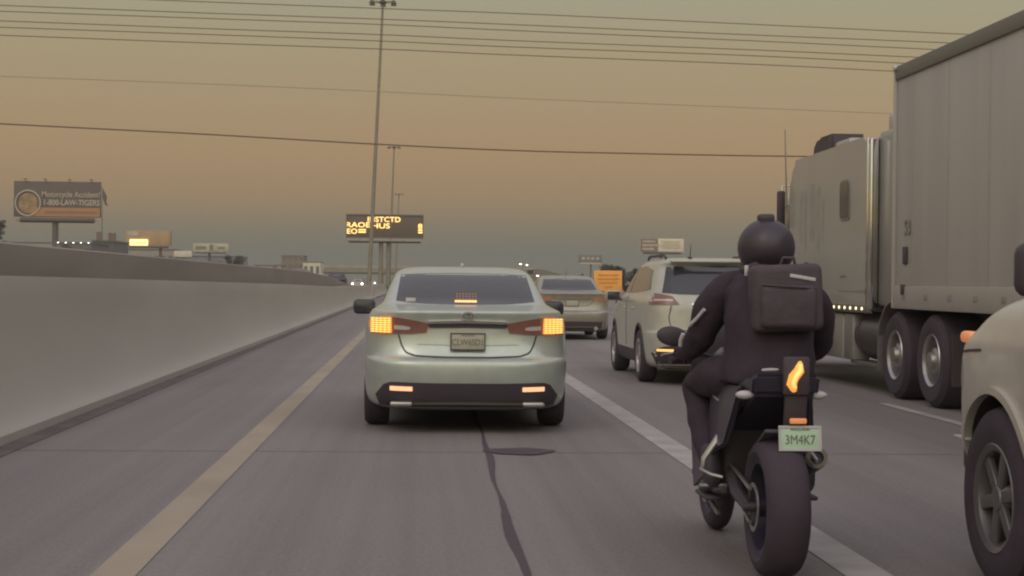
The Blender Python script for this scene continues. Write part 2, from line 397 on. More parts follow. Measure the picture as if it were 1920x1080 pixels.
# sealed crack wandering down the lane, transverse joints, gutter
mb = MB(); prev = None
for i in range(0, 260):
    y = 4 + i*.25; x = .492 + .011*(min(y,16)-7.2) + .008*math.sin(y*1.1)+.008*math.sin(y*2.7+1) ; wd = .019 + .010*math.sin(y*1.7)+.006*random.random()
    cur = (mb.bm.verts.new((x-wd, y, .005)), mb.bm.verts.new((x+wd*.8, y, .005)))
    if prev: mb.bm.faces.new((prev[0], prev[1], cur[1], cur[0]))
    prev = cur
structure(mb.build('sealed_crack', M['tar'], smooth=0))
mb = MB()
for y in [12.35+13.8*k for k in range(0, 8)]:
    mb.prism([(-3.2,y,.002),(19,y,.002),(19,y+.012,.002),(-3.2,y+.012,.002)], (0,0,.001))
structure(mb.build('pavement_joints', M['joint'], smooth=0))
mb = MB(); pts = []
for k in range(28):
    a = 2*math.pi*k/28; pts.append((.80+.27*math.cos(a)*(1+.12*math.sin(3*a)), 12.4+.24*math.sin(a)*(1+.1*math.cos(5*a)), .0065))
mb.prism(pts, (0,0,.002)); structure(mb.build('dark_patch', M['tar'], smooth=0))  # dark oval patch in the lane, same material as the crack
mb = MB(); mb.prism([(-3.26,-20,.002),(-3.03,-20,.002),(-3.03,400,.002),(-3.26,400,.002)], (0,0,.004)); structure(mb.build('gutter', M['gutter'], smooth=0))

# median barrier wall (front face leans back) and taller stained wall behind
def wall(name, label, prof, ys, m, cat='wall'):
    bm = bmesh.new(); rings = [[bm.verts.new((x, y, z)) for x, z in prof(y)] for y in ys]
    n = len(rings[0])
    for a, b in zip(rings, rings[1:]):
        for k in range(n): bm.faces.new((a[k], a[(k+1)%n], b[(k+1)%n], b[k]))
    bm.faces.new(rings[0]); bm.faces.new(rings[-1][::-1]); bmesh.ops.recalc_face_normals(bm, faces=bm.faces[:])
    me = bpy.data.meshes.new(name); bm.to_mesh(me); bm.free(); me.materials.append(m)
    me.polygons.foreach_set('use_smooth', [True]*len(me.polygons)); me.set_sharp_from_angle(angle=R(32))
    o = bpy.data.objects.new(name, me); C.objects.link(o); return tag(o, label, cat)
def lerp(y, pts):
    for (a, va), (b, vb) in zip(pts, pts[1:]):
        if y <= b: return va + (vb-va)*max(0, (y-a))/(b-a)
    return pts[-1][1]
ys = [-20+3*i for i in range(46)] + [120+10*i for i in range(30)]
def p1(y):
    h = lerp(y, [(-20,1.34),(14,1.33),(43,1.20),(68,1.05),(110,.98),(400,.95)])
    return [(-3.22,0),(-3.22,.075)]+[(-3.22-.32*math.sin(t*math.pi/2)**.9, .075+(h-.10)*(1-math.cos(t*math.pi/2))) for t in [k/12 for k in range(1,12)]]+[(-3.545,h-.02),(-3.55,h),(-3.75,h),(-3.78,h-.02),(-3.78,0)]
tw = wall('barrier_wall', 'low pale concrete barrier wall with sloping foot along the left shoulder', p1, ys, M['concrete'])
def p2(y):
    h = lerp(y, [(-20,1.68),(12,1.68),(60,1.65),(78,1.5),(98,1.08),(112,.95),(400,.93)])
    return [(-4.15,0),(-4.22,h-.02),(-4.25,h),(-4.42,h),(-4.45,h-.02),(-4.5,0)]
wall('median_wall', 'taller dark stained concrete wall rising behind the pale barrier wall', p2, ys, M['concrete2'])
structure(sheet('median_fill', -4.2, -3.75, -20, 390, .6, M['earth']))
# ------------------------------------------------------------------ silver-green sedan ahead
def plate(parent, c, wd, ht, m, s1=None, s2=None, tilt=0, name='licence_plate', size=None):
    p = MB().box((0,0,0), (wd, .006, ht), .002).build(name, m, parent, loc=c); p.rotation_euler = (tilt,0,0)
    MB().box((0,-.0045,ht/2-.006),(wd,.005,.010)).box((0,-.0045,-ht/2+.006),(wd,.005,.010)).box((-wd/2+.005,-.0045,0),(.010,.005,ht-.024)).box((wd/2-.005,-.0045,0),(.010,.005,ht-.024)).build('plate_frame', M['dark'] if m is not M['plate_glow'] else M['reflect'], p)
    if s1: text('plate_lettering', s1, size or ht*.52, (0,-.005,-.008), M['ink'], p, depth=.001, sx=.8)
    if s2: text('plate_heading', s2, ht*.17, (0,-.005,ht*.36), M['ink'], p, depth=.001)
    return p

sed = thing('sedan', 'sage silver sedan with glowing brake lights straight ahead in the left lane', 'car', (.435, 13.75, 0))
K = [(.19,.30,4.70,.78,4,8,6),(.23,.10,4.82,.86,4,9,6),(.30,.045,4.90,.90,4,9,6),(.42,.015,4.95,.915,4,9,6),(.54,0,4.96,.922,4,9,6),(.615,.005,4.95,.925,4,9,6),
     (.645,.035,4.93,.925,4,9,6),(.67,.075,4.90,.925,4,9,6),(.78,.115,4.82,.922,4,9,6),(.90,.125,4.62,.915,4,9,6),(.985,.115,4.3,.895,4,9,5),(1.045,.095,4.0,.860,4,9,5),
     (1.062,.115,3.9,.845,4,9,5),(1.075,.25,3.80,.825,4,9,5),(1.095,.50,3.65,.795,4,8,5),(1.125,.78,3.45,.765,4.5,8,5),(1.25,1.13,3.14,.718,5,7,5),(1.37,1.50,2.80,.665,5,6,5),
     (1.425,1.80,2.55,.615,4,5,4),(1.452,2.0,2.4,.52,3,4,4),(1.463,2.1,2.3,.35,2.5,3,3)]
body, bv = car_body('body', K, M['sage'], sed, arches=((1.06,.335,.375),(3.88,.335,.375)))
for y in (1.06, 3.88):
    for s in (-1, 1): wheel(sed, (s*.80, y, .33), .33, .225, .225, s)
MB().box((0,2.45,.25),(1.30,4.0,.12),.03).build('underbody', M['dark'], sed)
rw = patch('rear_window', bv, [(-.60,1.385),(-.35,1.398),(0,1.402),(.35,1.398),(.60,1.385)], [(-.635,1.140),(-.4,1.118),(0,1.112),(.4,1.118),(.635,1.140)], M['glassb'], sed, nu=24, nv=10)
bl = patch('centre_brake_light', bv, [(-.10,1.150),(.10,1.150)], [(-.10,1.128),(.10,1.128)], M['amberhot'], sed, off=.014, nu=8, nv=2)
b2 = MB()
for r_ in range(3):
    for k in range(7): b2.box((-.084+.028*k, .63+.025*r_, 1.165+.022*r_), (.012,.02,.006))
b2.build('brake_light_dots', M['redlit'], bl)
MB().box((-.50,.79,1.150),(.09,.02,.035),.006).build('window_sticker', M['reflect'], rw); 
# side windows
for s, nm in ((-1,'left'),(1,'right')):
    patch('side_window', bv, [(1.75,1.37),(2.3,1.40),(2.75,1.37)], [(1.35,1.13),(2.3,1.12),(3.3,1.13)], M['glass'], sed, side=nm, nu=12, nv=4)
# tail lights
outer_t = [(-.872,.955),(-.84,.992),(-.76,1.012),(-.665,1.008)]; outer_b = [(-.866,.905),(-.82,.872),(-.74,.860),(-.655,.862)]
inner_t = [(-.662,1.009),(-.52,.990),(-.335,.955)]; inner_b = [(-.652,.862),(-.50,.862),(-.36,.875)]
for f in (lambda p: p, mirror):
    tl = patch('tail_light', bv, f(outer_t), f(outer_b), M['redlit'], sed, off=.012, nu=10, nv=6)
    for r_ in range(7):
        d = MB()
        for k in range(5):
            x = -.705-.036*k+.02; z = .878+.019*r_
            s = 1 if f([(1,0)])[0][0] > 0 else -1
            h, nn, _, _ = bv.ray_cast(Vector((s*x,-3,z)), Vector((0,1,0)))
            if h: d.box(h+Vector((0,-.016,0)), (.042,.075,.0065), .001); d.box(h+Vector((0,-.015,0)), (.018,.077,.012), .002)
        d.build('led_row', M['amberhot'], tl)
    il = patch('tail_light_inner', bv, f(inner_t), f(inner_b), M['redlens'], sed, off=.010, nu=10, nv=4)
    patch('reversing_lens', bv, f([(-.64,.935),(-.55,.93),(-.50,.92)]), f([(-.64,.90),(-.55,.895),(-.50,.90)]), M['clear'], il, off=.014, nu=6, nv=2)
patch('chrome_strip', bv, [(-.345,.972),(0,.982),(.345,.972)], [(-.345,.950),(0,.958),(.345,.950)], M['chrome'], sed, off=.022, nu=16, nv=2)
patch('handle_recess', bv, [(-.36,.949),(0,.957),(.36,.949)], [(-.33,.915),(0,.920),(.33,.915)], M['dark'], sed, off=.008, nu=16, nv=2)
# sculpted trunk lid panel around the plate
patch('trunk_panel', bv, [(-.26,.905),(0,.912),(.26,.905)], [(-.44,.775),(0,.765),(.44,.775)], M['sage'], sed, off=.009, nu=16, nv=4, smooth=60)
seam('trunk_seam', bv, [(-.60,.855),(-.575,.77),(-.54,.705),(-.45,.675),(-.2,.665),(.2,.665),(.45,.675),(.54,.705),(.575,.77),(.60,.855)], .014, M['dark'], sed, nu=40)
bd = MB(); bd.lathe_x([(0,.001)], closed=False) if False else None
N_ = 28
for i in range(N_):
    a0 = 2*math.pi*i/N_; a1 = 2*math.pi*(i+1)/N_
    bd.cyl((.058*math.cos(a0),.085,1.018+.036*math.sin(a0)), (.058*math.cos(a1),.085,1.018+.036*math.sin(a1)), .006, n=6)
for i in range(N_):
    a0 = 2*math.pi*i/N_; a1 = 2*math.pi*(i+1)/N_
    bd.cyl((.030*math.cos(a0),.083,1.030+.016*math.sin(a0)), (.030*math.cos(a1),.083,1.030+.016*math.sin(a1)), .005, n=6)
bd.cyl((0,.083,1.05),(0,.083,.985),.006,n=6); bd.build('badge', M['chrome'], sed)
plate(sed, (0,.078,.800), .305, .152, M['plate'], 'CLW6SD1', 'ARIZONA', tilt=R(-4))
# black lower valance, reflectors, exhaust tips
patch('lower_valance', bv, [(-.80,.33),(-.72,.435),(-.66,.450),(-.3,.443),(.3,.443),(.66,.450),(.72,.435),(.80,.33)], [(-.76,.235),(-.5,.232),(0,.232),(.5,.232),(.76,.235)], M['dark'], sed, off=.010, nu=28, nv=6)
seam('bumper_crease', bv, [(-.62,.262),(0,.268),(.62,.262)], .022, M['rail'], sed, off=.018)
for s in (-1,1):
    patch('bumper_reflector', bv, [(s*.475,.410),(s*.67,.413)], [(s*.475,.372),(s*.67,.375)], M['reflector_glow'], sed, off=.020, nu=8, nv=2)
    MB().box((s*.57,.06,.262),(.19,.10,.040),.015).build('exhaust_tip', M['alloy'], sed)
    side_mirror(sed, (s*1.00,3.25,1.045), s, M['dark'], d=(.23,.14,.155))
    for y in (1.55, 2.6): MB().box((s*.925,y+.3,.88),(.03,.16,.03),.01).build('door_handle', M['chrome'], sed)
MB().sphere((0,2.15,1.475), .035, (.6,1.5,.8)).build('roof_antenna', M['sage'], sed)
patch('windscreen', bv, [(-.55,1.38),(.55,1.38)], [(-.68,1.14),(.68,1.14)], M['glass'], sed, side='front', nu=10, nv=5)
for s in (-1,1): patch('headlight', bv, [(s*.55,.78),(s*.84,.80)], [(s*.55,.68),(s*.84,.70)], M['clear'], sed, side='front', nu=6, nv=3)

# ------------------------------------------------------------------ champagne sedan further on in the next lane
sd2 = thing('sedan', 'gold beige sedan with unlit tail lights between the sage sedan and white SUV', 'car', (3.555, 36.7, 0))
K2 = [(a,b,c,d*1.0,*r) for (a,b,c,d,*r) in K]
body2, bv2 = car_body('body', [(z*1.02 if z > .6 else z, yr*.95, yf*.98, w_, a, b, c) for (z,yr,yf,w_,a,b,c) in K], M['silver'], sd2, arches=((1.0,.335,.375),(3.85,.335,.375)))
for y in (1.0,3.85):
    for s in (-1,1): wheel(sd2, (s*.80,y,.33), .33, .225, .225, s)
MB().box((0,2.4,.25),(1.30,3.9,.12),.03).build('underbody', M['dark'], sd2)
patch('rear_window', bv2, [(-.56,1.405),(0,1.425),(.56,1.405)], [(-.66,1.155),(0,1.135),(.66,1.155)], M['glassb'], sd2, nu=20, nv=8)
for s in (-1,1):
    patch('tail_light', bv2, [(s*.86,.995),(s*.70,1.005),(s*.44,.975)], [(s*.84,.90),(s*.68,.895),(s*.50,.915)], mat('dim_red_lens',(.38,.17,.11),.3,coat=.5) if s<0 else bpy.data.materials['dim_red_lens'], sd2, off=.012, nu=10, nv=3)
    side_mirror(sd2, (s*1.0,3.2,1.06), s, M['silver'])
    MB().cyl((s*.55,.02,.27),(s*.55,.15,.27),.045).build('exhaust_tip', M['alloy'], sd2)
    patch('side_window', bv2, [(1.7,1.38),(2.3,1.41),(2.7,1.38)], [(1.3,1.15),(2.3,1.14),(3.2,1.15)], M['glass'], sd2, side='left' if s<0 else 'right', nu=12, nv=4)
seam('trunk_seam', bv2, [(-.50,.91),(-.44,.84),(-.36,.79),(.36,.79),(.44,.84),(.50,.91)], .022, M['rail'], sd2)
seam('trunk_crease', bv2, [(-.44,.97),(-.36,.93),(.36,.93),(.44,.97)], .02, M['rail'], sd2)
patch('bumper_chrome', bv2, [(-.72,.66),(0,.665),(.72,.66)], [(-.72,.635),(0,.64),(.72,.635)], M['chrome'], sd2, off=.012)
patch('lower_valance', bv2, [(-.80,.42),(0,.43),(.80,.42)], [(-.78,.24),(0,.235),(.78,.24)], M['dark'], sd2, off=.010, nv=4)
seam('valance_trim', bv2, [(-.60,.30),(0,.30),(.60,.30)], .03, M['rail'], sd2, off=.018)
plate(sd2, (0,.09,.85), .305, .152, M['plate'], None, None)
MB().cyl((0,1.75,1.47),(.0,1.60,1.66),.006,.003,n=6).build('roof_antenna', M['dark'], sd2)

# ------------------------------------------------------------------ white SUV
suv = thing('suv', 'pearl white compact SUV half hidden behind the motorcycle rider', 'car', (3.89, 20.4, 0))
KS = [(.22,.22,4.45,.82,5,9,6),(.27,.07,4.55,.88,5,9,6),(.42,.01,4.62,.915,5,9,6),(.58,0,4.64,.92,5,10,6),(.68,.01,4.63,.922,5,10,6),(.71,.05,4.62,.922,5,10,6),(.90,.07,4.58,.922,5,10,6),
      (1.00,.08,4.45,.92,5,10,5),(1.08,.10,4.0,.91,5,10,5),(1.13,.12,3.75,.89,5,10,5),(1.20,.16,3.55,.855,5,10,5),(1.40,.29,3.15,.79,6,9,5),(1.54,.38,2.85,.73,6,9,5),
      (1.60,.34,2.65,.69,6,9,5),(1.64,.42,2.4,.63,5,7,4),(1.665,.75,2.1,.52,4,5,4),(1.675,1.1,1.9,.35,3,3,3)]
bs, bvs = car_body('body', KS, M['white'], suv, arches=((1.0,.36,.405),(3.7,.36,.405)))
for y in (1.0,3.7):
    for s in (-1,1):
        wheel(suv, (s*.815,y,.355), .355, .23, .23, s, spokes=6)
MB().box((0,2.3,.27),(1.30,3.7,.14),.03).build('underbody', M['dark'], suv)
patch('rear_window', bvs, [(-.64,1.545),(0,1.565),(.64,1.545)], [(-.725,1.20),(-.5,1.185),(0,1.18),(.5,1.185),(.725,1.20)], M['glass'], suv, nu=20, nv=8)
MB().box((0,.40,1.615),(1.20,.26,.03),.012).build('roof_spoiler', M['white'], suv)
for s, nm in ((-1,'left'),(1,'right')):
    patch('side_window', bvs, [(.85,1.50),(1.6,1.56),(2.25,1.55)], [(.55,1.24),(1.6,1.20),(2.25,1.19)], M['glass'], suv, side=nm, nu=12, nv=4)
    patch('side_window', bvs, [(2.32,1.55),(2.6,1.54),(2.85,1.50)], [(2.32,1.19),(2.8,1.19),(3.35,1.19)], M['glass'], suv, side=nm, nu=12, nv=4)
    tl = patch('tail_light', bvs, [(s*.905,1.19),(s*.80,1.20),(s*.60,1.16)], [(s*.912,1.04),(s*.82,1.045),(s*.52,1.055)], M['redlens'], suv, off=.012, nu=10, nv=4)
    patch('tail_light_lens', bvs, [(s*.89,1.12),(s*.60,1.12)], [(s*.89,1.095),(s*.60,1.10)], M['clear'], tl, off=.017, nu=8, nv=1)
    patch('tail_light_side', bvs, [(.12,1.18),(.30,1.16)], [(.10,1.06),(.36,1.12)], M['redlens'], suv, side=nm, off=.008, nu=5, nv=3)
    patch('bumper_reflector', bvs, [(s*.60,.475),(s*.80,.475)], [(s*.60,.445),(s*.80,.445)], M['amberhot'], suv, off=.02, nu=6, nv=1)  # no lamp: emission painted in for the light a reflector returns
    side_mirror(suv, (s*1.02,3.05,1.14), s, M['white'])
    patch('sill_cladding', bvs, [(1.42,.42),(3.28,.42)], [(1.42,.25),(3.28,.25)], M['dark'], suv, side=nm, off=.012, nu=8, nv=2)
    # dark arch lips
    for y in (1.0,3.7):
        pts_ = [(y+.435*math.cos(a), .36+.435*math.sin(a)) for a in [math.pi*k/16 for k in range(17)]]
        pin = [(y+.398*math.cos(a), .36+.398*math.sin(a)) for a in [math.pi*k/16 for k in range(17)]]
        patch('wheel_arch_trim', bvs, pts_, pin, M['dark'], suv, side=nm, off=.012, nu=20, nv=1, skirt=.02)
    for y in (1.65, 2.55): MB().box((s*.925,y,.98),(.03,.18,.03),.01).build('door_handle', M['white'], suv)
    seam('door_seam', bvs, [(2.28,1.15),(2.28,.45)], .012, M['dark'], suv, side=nm)
    MB().tube([(s*.60,.75,1.66),(s*.60,.9,1.70),(s*.60,2.2,1.70),(s*.60,2.35,1.66)], .018).build('roof_rail', M['dark'], suv)
patch('lower_bumper', bvs, [(-.905,.36),(-.78,.50),(-.40,.545),(.40,.545),(.78,.50),(.905,.36)], [(-.84,.245),(-.4,.245),(.4,.245),(.84,.245)], M['dark'], suv, off=.012, nu=24, nv=5)
patch('chrome_garnish', bvs, [(-.36,1.07),(0,1.075),(.36,1.07)], [(-.36,1.045),(0,1.05),(.36,1.045)], M['chrome'], suv, off=.02)
seam('tailgate_seam', bvs, [(-.62,1.04),(-.66,.85),(-.60,.72),(0,.715),(.60,.72),(.66,.85),(.62,1.04)], .012, M['dark'], suv)
plate(suv, (0,.055,.88), .305, .152, M['plate'], None, None)
MB().cyl((-.30,.62,1.66),(-.30,.55,1.84),.007,.004,n=6).box((-.30,.62,1.665),(.05,.10,.03),.01).build('roof_antenna', M['dark'], suv)
patch('windscreen', bvs, [(-.60,1.55),(.60,1.55)], [(-.78,1.20),(.78,1.20)], M['glass'], suv, side='front', nu=10, nv=5)

# ------------------------------------------------------------------ white pickup beside us (front corner in frame)
pk = thing('pickup_truck', 'white pickup truck with dark wheel arch at the right edge of the photo', 'truck', (3.47, 2.20, 0))
KP = [(z, a, b, w_, 9, 14, 14 if z < 1.1 else 10) for (z, a, b, w_, *_) in [(.36,.10,5.05,.84,6,12,5),(.42,.02,5.18,.90,6,12,5),(.60,0,5.32,.955,6,12,5),(.80,0,5.36,.965,6,12,5),(.95,0,5.36,.965,6,12,5),(1.05,.0,5.32,.965,6,12,4.5),(1.13,.0,5.22,.955,6,12,4.5),
      (1.21,.0,5.04,.935,6,12,4),(1.27,.02,4.80,.90,6,12,4),(1.31,.04,4.45,.86,6,12,4),(1.33,.06,3.95,.80,6,12,4)]]
bp_, bvp = car_body('body', KP, M['pick'], pk, arches=((4.63,.40,.46),(1.15,.40,.46)), arch_w=.36)
KC = [(1.28,1.9,4.0,.86,6,9,6),(1.33,1.92,3.85,.85,6,9,6),(1.60,2.05,3.35,.78,6,8,6),(1.78,2.15,3.0,.70,5,6,5),(1.84,2.3,2.8,.55,4,4,4)]
cb_, bvc = car_body('cab', KC, M['pick'], pk)
pkm = mat('dull_wheel_alloy',(.19,.175,.18),.4,.6)
for s, nm in ((-1,'left'),(1,'right')):
    patch('side_window', bvc, [(2.35,1.72),(2.95,1.72)], [(2.2,1.36),(3.55,1.36)], M['glass'], pk, side=nm, nu=12, nv=4)
    patch('headlight', bvp, [(s*.66,1.00),(s*.90,1.00)], [(s*.66,.86),(s*.92,.86)], M['clear'], pk, side='front', nu=6, nv=3)
    side_mirror(pk, (s*1.15,3.50,1.385), s, M['dark'], d=(.30,.12,.20), arm=.2)
    for y in (4.63,1.15):
        wheel(pk, (s*.84,y,.40), .40, .26, .24, s, spokes=6, m=pkm)
    for y in (4.63,1.15):
        pts_ = [(y+.50*math.cos(a), .40+.49*math.sin(a)) for a in [math.pi*k/20 for k in range(21)]]
        pin = [(y+.455*math.cos(a), .40+.455*math.sin(a)) for a in [math.pi*k/20 for k in range(21)]]
        patch('wheel_arch_trim', bvp, pts_, pin, M['pick'], pk, side=nm, off=.022, nu=24, nv=2, skirt=.04)
    seam('fender_seam', bvp, [(5.12,1.02),(4.98,1.03),(4.8,1.04)], .012, M['dark'], pk, side=nm)
    MB().box((s*.925,5.10,.62),(.05,.18,.012),.004).build('bumper_trim', M['reflect'], pk)
MB().box((-.880,5.17,1.085),(.06,.14,.055),.02).build('turn_signal', M['orangelens'], pk)
MB().box((.880,5.17,1.085),(.06,.14,.055),.02).build('turn_signal', M['orangelens'], pk)
MB().box((0,5.22,.52),(1.7,.30,.20),.05,seg=3).build('front_bumper', M['dark'], pk)
MB().box((0,2.6,.40),(1.2,4.4,.14),.03).build('underbody', M['dark'], pk)
patch('windscreen', bvc, [(-.60,1.76),(.60,1.76)], [(-.76,1.34),(.76,1.34)], M['glass'], pk, side='front', nu=10, nv=5)

# ------------------------------------------------------------------ semi truck: trailer and sleeper tractor
TX = 5.56
tr = thing('semi_trailer', 'tall white box trailer coupled behind the sleeper truck at the right', 'trailer', (TX+1.28, 2.4, 0))
TL = 16.0; TW = 2.56
MB().box((0,TL/2,2.46),(TW,TL,2.78),.03).build('box_body', M['trailer'], tr)
seam_m = mat('seam_metal',(.335,.305,.275),.5,.05)
for k in range(13):
    y = TL - .62 - 1.22*k
    rb = MB().box((-TW/2-.001,y,2.49),(.006,.03,2.50),.001); rb.build('side_seam', seam_m, tr)
MB().box((-TW/2-.004,TL/2,3.80),(.05,TL+.02,.16),.012).box((TW/2+.004,TL/2,3.80),(.05,TL+.02,.16),.012).build('top_rail', M['rail'], tr)
MB().box((-TW/2-.006,TL/2,1.19),(.045,TL+.01,.26),.01).build('bottom_rail', seam_m, tr)
for k in range(20): MB().box((-TW/2-.029,TL-.45-.78*k,1.20),(.008,.12,.07),.003).build('rail_bracket', M['faded'], tr)
MB().box((-TW/2-.01,TL+.003,2.46),(.06,.05,2.80),.02).build('corner_post', M['trailer'], tr)
MB().cyl((-TW/2-.02,TL-.04,3.86),(-TW/2-.06,TL-.04,3.86),.03).build('marker_light', M['reflect'], tr)
text('trailer_number', '53', .24, (-TW/2-.012,TL-.48,1.98), M['faded'], tr, rot=(R(90),0,R(-90)), bold=.004)
text('trailer_number', '84', .17, (-TW/2-.012,TL-4.15,3.50), M['faded'], tr, rot=(R(90),0,R(-90)), bold=.004)
MB().box((-TW/2-.012,TL-.42,1.67),(.02,.14,.20),.02).build('side_box', M['dark'], tr)
MB().box((-TW/2-.03,TL-.40,1.28),(.02,.12,.12),.02).build('side_box', M['dark'], tr)
for s in (-1,1): MB().box((s*.85,TL-3.2,.75),(.12,.12,.60),.02).box((s*.85,TL-3.2,.44),(.25,.3,.04)).build('landing_gear', M['dark'], tr)
MB().box((0,TL/2,.98),(1.0,TL-1,.20),.02).build('chassis_rail', M['dark'], tr)
for y in (1.6,2.9):
    for s in (-1,1): wheel(tr, (s*1.02,y,.51), .51, .50, .29, s, spokes=0)

tk = thing('semi_truck', 'white sleeper semi truck with chrome trim and a small rounded side window', 'truck', (TX+1.25, 17.1, 0))
# local y: tandem axles 1.33 and 0 ; sleeper from 2.35 up to 6.7 ; door 6.7-8.0 ; hood 8-9.9
def wheel_truck(parent, c, s, dual=True):
    t = wheel(parent, c, .515, .56 if dual else .30, .29, s, spokes=0, m=M['alloy'])
    d = MB(); h = (.56 if dual else .30)/2
    d.lathe_x([(s*h*.95,.285),(s*h*.35,.25),(s*h*.35,.16),(s*h*.8,.14),(s*h*.85,.10),(s*h*1.02,.09),(s*h*1.02,.001)], n=30, closed=False)
    for k in range(10):
        a = 2*math.pi*k/10; d.cyl((s*h*.35,.2*math.cos(a),.2*math.sin(a)),(s*h*.50,.2*math.cos(a),.2*math.sin(a)),.018,n=8)
    d.build('wheel_hub', M['alloy'], t); return t
for y in (0, 1.33):
    for s in (-1,1): wheel_truck(tk, (s*.97,y,.515), s)
for s in (-1,1): wheel_truck(tk, (s*1.07,8.6,.515), s, False)
MB().box((0,3.6,.88),(.9,9.2,.26),.03).build('chassis', M['dark'], tk)
MB().box((0,.65,1.10),(1.1,1.4,.12),.02).cyl((0,.65,1.10),(0,.65,1.2),.5).build('fifth_wheel', M['dark'], tk)
# sleeper box
def roofed(y0, y1, x, zb, zt, fr=.35):
    """side-view outline with rounded front roof corner, extruded across"""
    pts = [(y0,zb),(y1,zb)]
    for k in range(7):
        a = R(90)*k/6; pts.append((y1-fr+fr*math.cos(a), zt-fr+fr*math.sin(a)))
    pts += [(y0+.35,zt+.02),(y0,zt-.01)]
    return [(-x, p[0], p[1]) for p in pts]
m_ = MB(); m_.prism(roofed(2.42,6.70,1.24,1.0,3.17), (2.48,0,0)); bmesh.ops.bevel(m_.bm, geom=[e for e in m_.bm.edges if abs(e.verts[0].co.x)-1.24 > -.01 and abs(e.verts[1].co.x-e.verts[0].co.x) < .01 and min(e.verts[0].co.z, e.verts[1].co.z) > 2.7], offset=.09, segments=4, affect='EDGES')
slp = m_.build('sleeper', M['sleeper'], tk)
MB().box((0,1.82,2.12),(2.36,.95,2.10),.05).build('rear_fairing', mat('fairing_paint',(.24,.23,.215),.45,.1,.3), tk)
MB().box((-1.243,2.50,2.08),(.03,.06,2.16),.01).box((-1.243,2.22,2.08),(.10,.05,2.10),.01).build('chrome_strip', M['chrome'], tk)
MB().box((-1.20,2.36,2.08),(.05,.22,2.10),.01).build('strip_backing', M['rail'], tk)
MB().box((-1.248,4.35,1.03),(.03,4.2,.10),.01).build('sill_trim', M['rail'], tk)
lmm = (mat('marker_lamp',(.9,.75,.5),.3,emit=(1,.8,.5),estr=2.2))
for k in range(12): MB().sphere((-1.268, 2.62+.27*k, 1.035), .020, (.5,1.2,1), u=8, v=6).build('marker_light', lmm, tk)
# oval window
wv = [(-1.262, 3.55+.21*math.copysign(abs(math.cos(a))**.35, math.cos(a)), 2.44+.24*math.copysign(abs(math.sin(a))**.35, math.sin(a))) for a in [2*math.pi*k/28 for k in range(28)]]
MB().prism(wv, (.03,0,0)).build('sleeper_window', M['glass'], tk)
wv2 = [(-1.256, 3.55+.24*math.copysign(abs(math.cos(a))**.35, math.cos(a)), 2.44+.27*math.copysign(abs(math.sin(a))**.35, math.sin(a))) for a in [2*math.pi*k/28 for k in range(28)]]
MB().prism(wv2, (.03,0,0)).build('window_frame', M['faded'], tk)
g = MB()
for (y, z, hh, ww) in ((5.95,2.30,.75,.10),(5.70,2.25,.85,.08),(5.30,2.35,.80,.14),(4.95,2.25,.9,.10),(4.70,2.20,.6,.06)): g.box((-1.2405,y,z),(.003,ww*1.8,hh))
g.build('faded_graphics', mat('ghost_graphic',(.285,.272,.245),.5,noise=.12,nscale=6), tk)
for z in (1.25,): MB().box((-1.2425,3.2,z),(.006,1.3,.012)).build('hatch_seam', M['faded'], tk)
MB().box((-1.243,3.62,1.45),(.02,.30,.03),.008).build('hatch_handle', M['faded'], tk)
# roof air unit, vents, antenna
rf = MB(); rf.prism([(-.95,5.45,3.12),(-.95,6.55,3.08),(-.95,6.45,3.40),(-.95,6.25,3.50),(-.95,5.50,3.50)], (.55,0,0)); bmesh.ops.bevel(rf.bm, geom=rf.bm.edges[:], offset=.05, segments=3, affect='EDGES')
rf.build('roof_air_unit', M['dark'], tk)
MB().box((-.8,4.3,3.22),(.6,.7,.16),.05).build('roof_hatch', M['sleeper'], tk)
for k in range(3): MB().box((-1.0,1.58+.30*k,3.30),(.14,.14,.26),.04).build('roof_vent', M['sleeper'], tk)
MB().box((0,1.95,3.18),(2.2,1.1,.12),.04).build('fairing_cap', M['sleeper'], tk)
MB().cyl((-1.27,6.75,2.4),(-1.31,6.76,3.66),.014,.007,n=6).build('antenna', M['steel'], tk)
# cab door section and hood (ahead of the sleeper)
MB().box((0,7.3,1.85),(2.2,1.25,1.75),.12,seg=3).build('cab', M['sleeper'], tk)
MB().box((-1.10,7.35,2.25),(.03,.9,.6),.03).build('door_window', M['glass'], tk)
MB().prism([(-.95,7.8,.75),(-.95,9.9,.75),(-.95,9.95,1.2),(-.95,9.7,1.55),(-.95,7.8,1.80)], (1.9,0,0)).build('hood', M['sleeper'], tk)
MB().box((0,9.95,.62),(2.3,.25,.35),.06).build('front_bumper', M['chrome'], tk)
mm = MB().box((-1.315,6.95,2.47),(.12,.10,.56),.03).build('wing_mirror', M['dark'], tk)
MB().tube([(-1.05,7.0,2.84),(-1.30,6.95,2.82),(-1.33,6.92,2.50),(-1.30,6.95,2.05),(-1.05,7.0,2.02)], .014).build('mirror_bracket', M['chrome'], mm)
